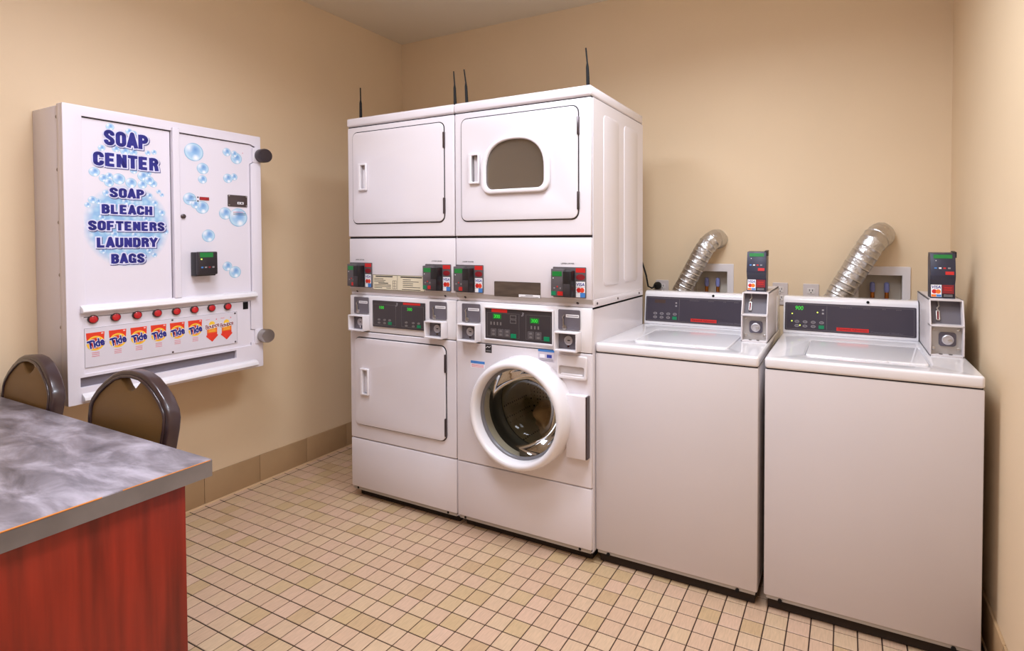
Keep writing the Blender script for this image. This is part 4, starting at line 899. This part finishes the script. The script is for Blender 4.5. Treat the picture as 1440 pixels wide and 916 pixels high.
    for k, m_ in enumerate((BLUEL, GREYP, REDDK, GREYP)): quad('key_mark', F, -0.566 + 0.016 * k, 1.208, -0.557 + 0.016 * k, 1.2145, n2 + 0.0588, m_, rb)
    # selection panel
    n3 = -0.005
    for k in range(8):
        y = -0.9395 + 0.0739 * k; z = 1.0245 - 0.0008 * k
        b = MB().lathe(F, y, z, [(0.0165, n3), (0.0165, n3 + 0.008), (0.014, n3 + 0.010), (0.0135, n3 + 0.008)], 22).build('button_ring', mat('ring_dark', (62, 30, 34), 0.35), lp)
        MB().lathe(F, y, z, [(0.0138, n3 + 0.004), (0.0135, n3 + 0.010), (0.008, n3 + 0.0125), (0, n3 + 0.013)], 20).build('red_button', REDBTN, lp)
    quad('black_window', F, -0.347, 0.996, -0.3215, 1.032, n3 + 0.001, RUBBER, lp)
    ps = MB().prism(F, rrect(-0.967, 0.838, -0.378, 0.991), n3, n3 + 0.003).build('product_card', mat('card_white', (222, 216, 224), 0.2, coat=0.5), root, 0)
    q = n3 + 0.0032
    MB().plate(F, rrect(-0.967, 0.838, -0.378, 0.991), n3 + 0.002, q, 0, holes=[rrect(-0.966, 0.839, -0.379, 0.990)]).build('card_edge', GREYP, ps, 0)
    for y, z in ((-0.660, 0.985), (-0.660, 0.845), (-0.388, 0.983), (-0.388, 0.846)): screw(ps, F, y, z, q, 0.004, DSTEEL)
    for k in range(6):
        c = -0.9325 + 0.0730 * k; w = 0.0295
        MB().prism(F, [(c - w, 0.972), (c - w * 0.92, 0.925), (c + w * 0.92, 0.925), (c + w, 0.972)], q, q + 0.0003).build('pouch_red', mat('pouch_red', (232, 62, 34), 0.4), ps, 0)
        MB().prism(F, circle(c, 0.9295, 0.0285, 28), q, q + 0.0005).build('ring_yellow', YELLOW, ps, 0)
        MB().prism(F, circle(c, 0.9295, 0.0235, 28), q, q + 0.0007).build('ring_orange', mat('ring_orange', (240, 140, 44), 0.4), ps, 0)
        MB().prism(F, circle(c, 0.9295, 0.0195, 28), q, q + 0.0009).build('disc_red', REDP, ps, 0)
        text('logo_lettering', 'Tide', F, c - 0.026, 0.913, c + 0.028, 0.946, q + 0.0015, BLUEP, ps, 0.045, 0.12, 0.22, 1.06, ((0.10, WHITEP, q + 0.0012, 0, 0, 'logo_outline'),))
        quad('corner_mark', F, c + w - 0.011, 0.964, c + w - 0.004, 0.969, q + 0.0006, mat('pale_pink', (246, 200, 196), 0.4), ps)
        for j in range(3): quad('print_line', F, c - 0.012, 0.892 - 0.007 * j, c + 0.012, 0.894 - 0.007 * j, q + 0.0004, PINKT, ps)
    for c in (-0.4945, -0.4285):
        MB().prism(F, circle(c, 0.945, 0.013, 20), q, q + 0.0003).build('sun_yellow', YELLOW, ps, 0)
        MB().prism(F, [(c - 0.026, 0.889), (c, 0.863), (c + 0.026, 0.889), (c + 0.026, 0.896), (c + 0.0225, 0.893), (c + 0.0225, 0.935), (c - 0.0225, 0.935), (c - 0.0225, 0.893), (c - 0.026, 0.896)], q, q + 0.0005).build('arrow_red', mat('arrow_red', (232, 58, 36), 0.4), ps, 0)
        MB().prism(F, rrect(c - 0.0225, 0.905, c + 0.0225, 0.935), q, q + 0.0008).build('arrow_orange', ORANGE, ps, 0)
        text('logo_lettering', 'Bounce', F, c - 0.030, 0.927, c + 0.031, 0.947, q + 0.0014, mat('bounce_print', (150, 60, 70), 0.4), ps, 0.015, 0.1, 0.14, 1.0, ((0.10, WHITEP, q + 0.0011, 0, 0, 'logo_outline'),))
        for j in range(3): quad('print_line', F, c - 0.015, 0.922 - 0.006 * j, c + 0.015, 0.9245 - 0.006 * j, q + 0.001, YELLOW, ps)
        quad('print_line', F, c - 0.026, 0.966, c - 0.010, 0.968, q + 0.0004, PINKT, ps); quad('red_mark', F, c + 0.018, 0.962, c + 0.022, 0.968, q + 0.0004, PINKT, ps)
    # puck locks on hasps
    for z, m, lab in ((1.7535, mat('lock_dark', (78, 70, 72), 0.3, metal=0.8), 'dark round puck lock'), (0.855, mat('lock_steel', (170, 164, 158), 0.3, metal=1.0), 'steel round puck lock')):
        lk = MB().lathe(F, -0.250, z, [(0.0, 0.0), (0.030, 0.0), (0.034, 0.006), (0.034, 0.040), (0.031, 0.046), (0.0, 0.047)], 32).build('puck_lock', m, root); lk['label'] = lab
        MB().prism(F, rrect(-0.292, z - 0.036, -0.252, z + 0.036, 0.004, 2), -0.004, 0.004, 0.001).build('hasp', ENAMELS, lk)
    return root
soap_cabinet()

# ------------------------------------------------------------------ counter
def counter():
    X1, YC, Z, T = 0.795, -1.1437, 0.750, 0.046
    root = thing('counter', 'grey marbled laminate counter with cherry red end panel', 'counter', (X1, YC, 0))
    F = TOP
    MB().box(XL + 0.002 - X1, 0, -1.05, 0, Z - T, Z, 0.003).build('countertop', MARBLE, root)
    MB().box(-0.0035, 0.0008, -1.049, -0.001, Z - T + 0.001, Z - 0.003).build('edge_band', mat('edge_grey', (118, 112, 110), 0.4, noise=0.3, nscale=5), root, 0)
    MB().tube([(0.0002, -1.05, Z - 0.0022), (0.0002, -0.24, Z - 0.0022)], 0.0018, 6).build('worn_edge', WORN, root)
    MB().tube([(0.0002, -0.2, Z - 0.0022), (0.0002, -0.006, Z - 0.0022)], 0.0012, 6).build('worn_edge', WORN, root)
    MB().box(-0.052, -0.022, -1.02, -0.055, 0.0, Z - T, 0.002).build('end_panel', CHERRY, root)
    MB().box(XL + 0.005 - X1, -0.052, -1.02, -0.62, 0.08, Z - T, 0.002).build('cabinet_body', CHERRY, root)
    MB().box(XL + 0.005 - X1, -0.052, -0.98, -0.66, 0.0, 0.08).build('plinth', TOE, root, 0)
counter()

# ------------------------------------------------------------------ banquet chairs
def chair(x, y, rz, label):
    root = thing('banquet_chair', label, 'chair', (x, y, 0), rz, 'banquet chairs at the counter')
    tilt = math.radians(6); s, c = math.sin(tilt), math.cos(tilt)
    B = Frame((0, 0.185, 0.44), (1, 0, 0), (0, s, c), (0, -c, s))   # u across, v up the back, n towards sitter
    H = 0.476
    half = [(0.165, 0.02), (0.196, 0.25), (0.203, 0.31), (0.203, 0.345), (0.194, 0.370), (0.165, 0.404), (0.13, 0.432), (0.09, 0.457), (0.05, 0.471), (0.0, H)]
    full = half + [(-u, v) for u, v in half[-2::-1]]
    def inset(d):
        n = len(full); out = []
        for i in range(n):
            a, b, e = Vector(full[i - 1]), Vector(full[i]), Vector(full[(i + 1) % n])
            d1, d2 = (b - a).normalized(), (e - b).normalized(); n1, n2 = Vector((-d1.y, d1.x)), Vector((-d2.y, d2.x)); m = (n1 + n2).normalized()
            out.append(tuple(b + m * d / max(m.dot(n1), 0.4)))
        return out
    i1, i2 = inset(0.020), inset(0.016)
    MB().plate(B, full, -0.020, 0.020, 0.007, holes=[i1]).build('back_frame', CHAIRFR, root)
    MB().plate(B, inset(0.015), 0.014, 0.0235, 0.003, holes=[inset(0.024)]).build('back_welt', CHAIRFR, root)
    notch = []
    top = max(v for u, v in i2)
    for u, v in i2:
        if abs(u) < 0.052 and v > 0.3: continue
        notch.append((u, v))
    k = next(i for i in range(len(notch)) if notch[i][1] > 0.3 and notch[(i + 1) % len(notch)][0] < 0 <= notch[i][0])
    notch = notch[:k + 1] + [(0.050, 0.446), (0.030, 0.424), (0.012, 0.412), (0.0, 0.409), (-0.012, 0.412), (-0.030, 0.424), (-0.050, 0.446)] + notch[k + 1:]
    MB().plate(B, notch, -0.012, 0.018, 0.006).build('back_panel', CHAIRPD, root)
    MB().box(-0.205, 0.205, -0.215, 0.175, 0.43, 0.485, 0.02, 3).build('seat', CHAIRPD, root)
    MB().box(-0.195, 0.195, -0.205, 0.165, 0.405, 0.432, 0.006).build('seat_frame', CHAIRFR, root)
    for sx in (-1, 1):
        MB().tube([(0.185 * sx, -0.185, 0.41), (0.185 * sx, -0.195, 0.0)], 0.0125, 10).build('leg', CHAIRFR, root)
        MB().tube([(0.178 * sx, 0.190, 0.47), (0.180 * sx, 0.175, 0.41), (0.176 * sx, 0.198, 0.0)], 0.0125, 10).build('leg', CHAIRFR, root)
def place_chair(bx, by, rz, label):   # bx, by = point under the top of the backrest
    oy = 0.185 + 0.476 * math.sin(math.radians(6))
    chair(bx + math.sin(rz) * oy, by - math.cos(rz) * oy, rz, label)
place_chair(0.25, -1.06, math.radians(5), 'brown banquet chair at the counter in front of the soap cabinet')
place_chair(-0.36, -1.096, 0.0, 'brown banquet chair at the counter cut off by the left frame edge')
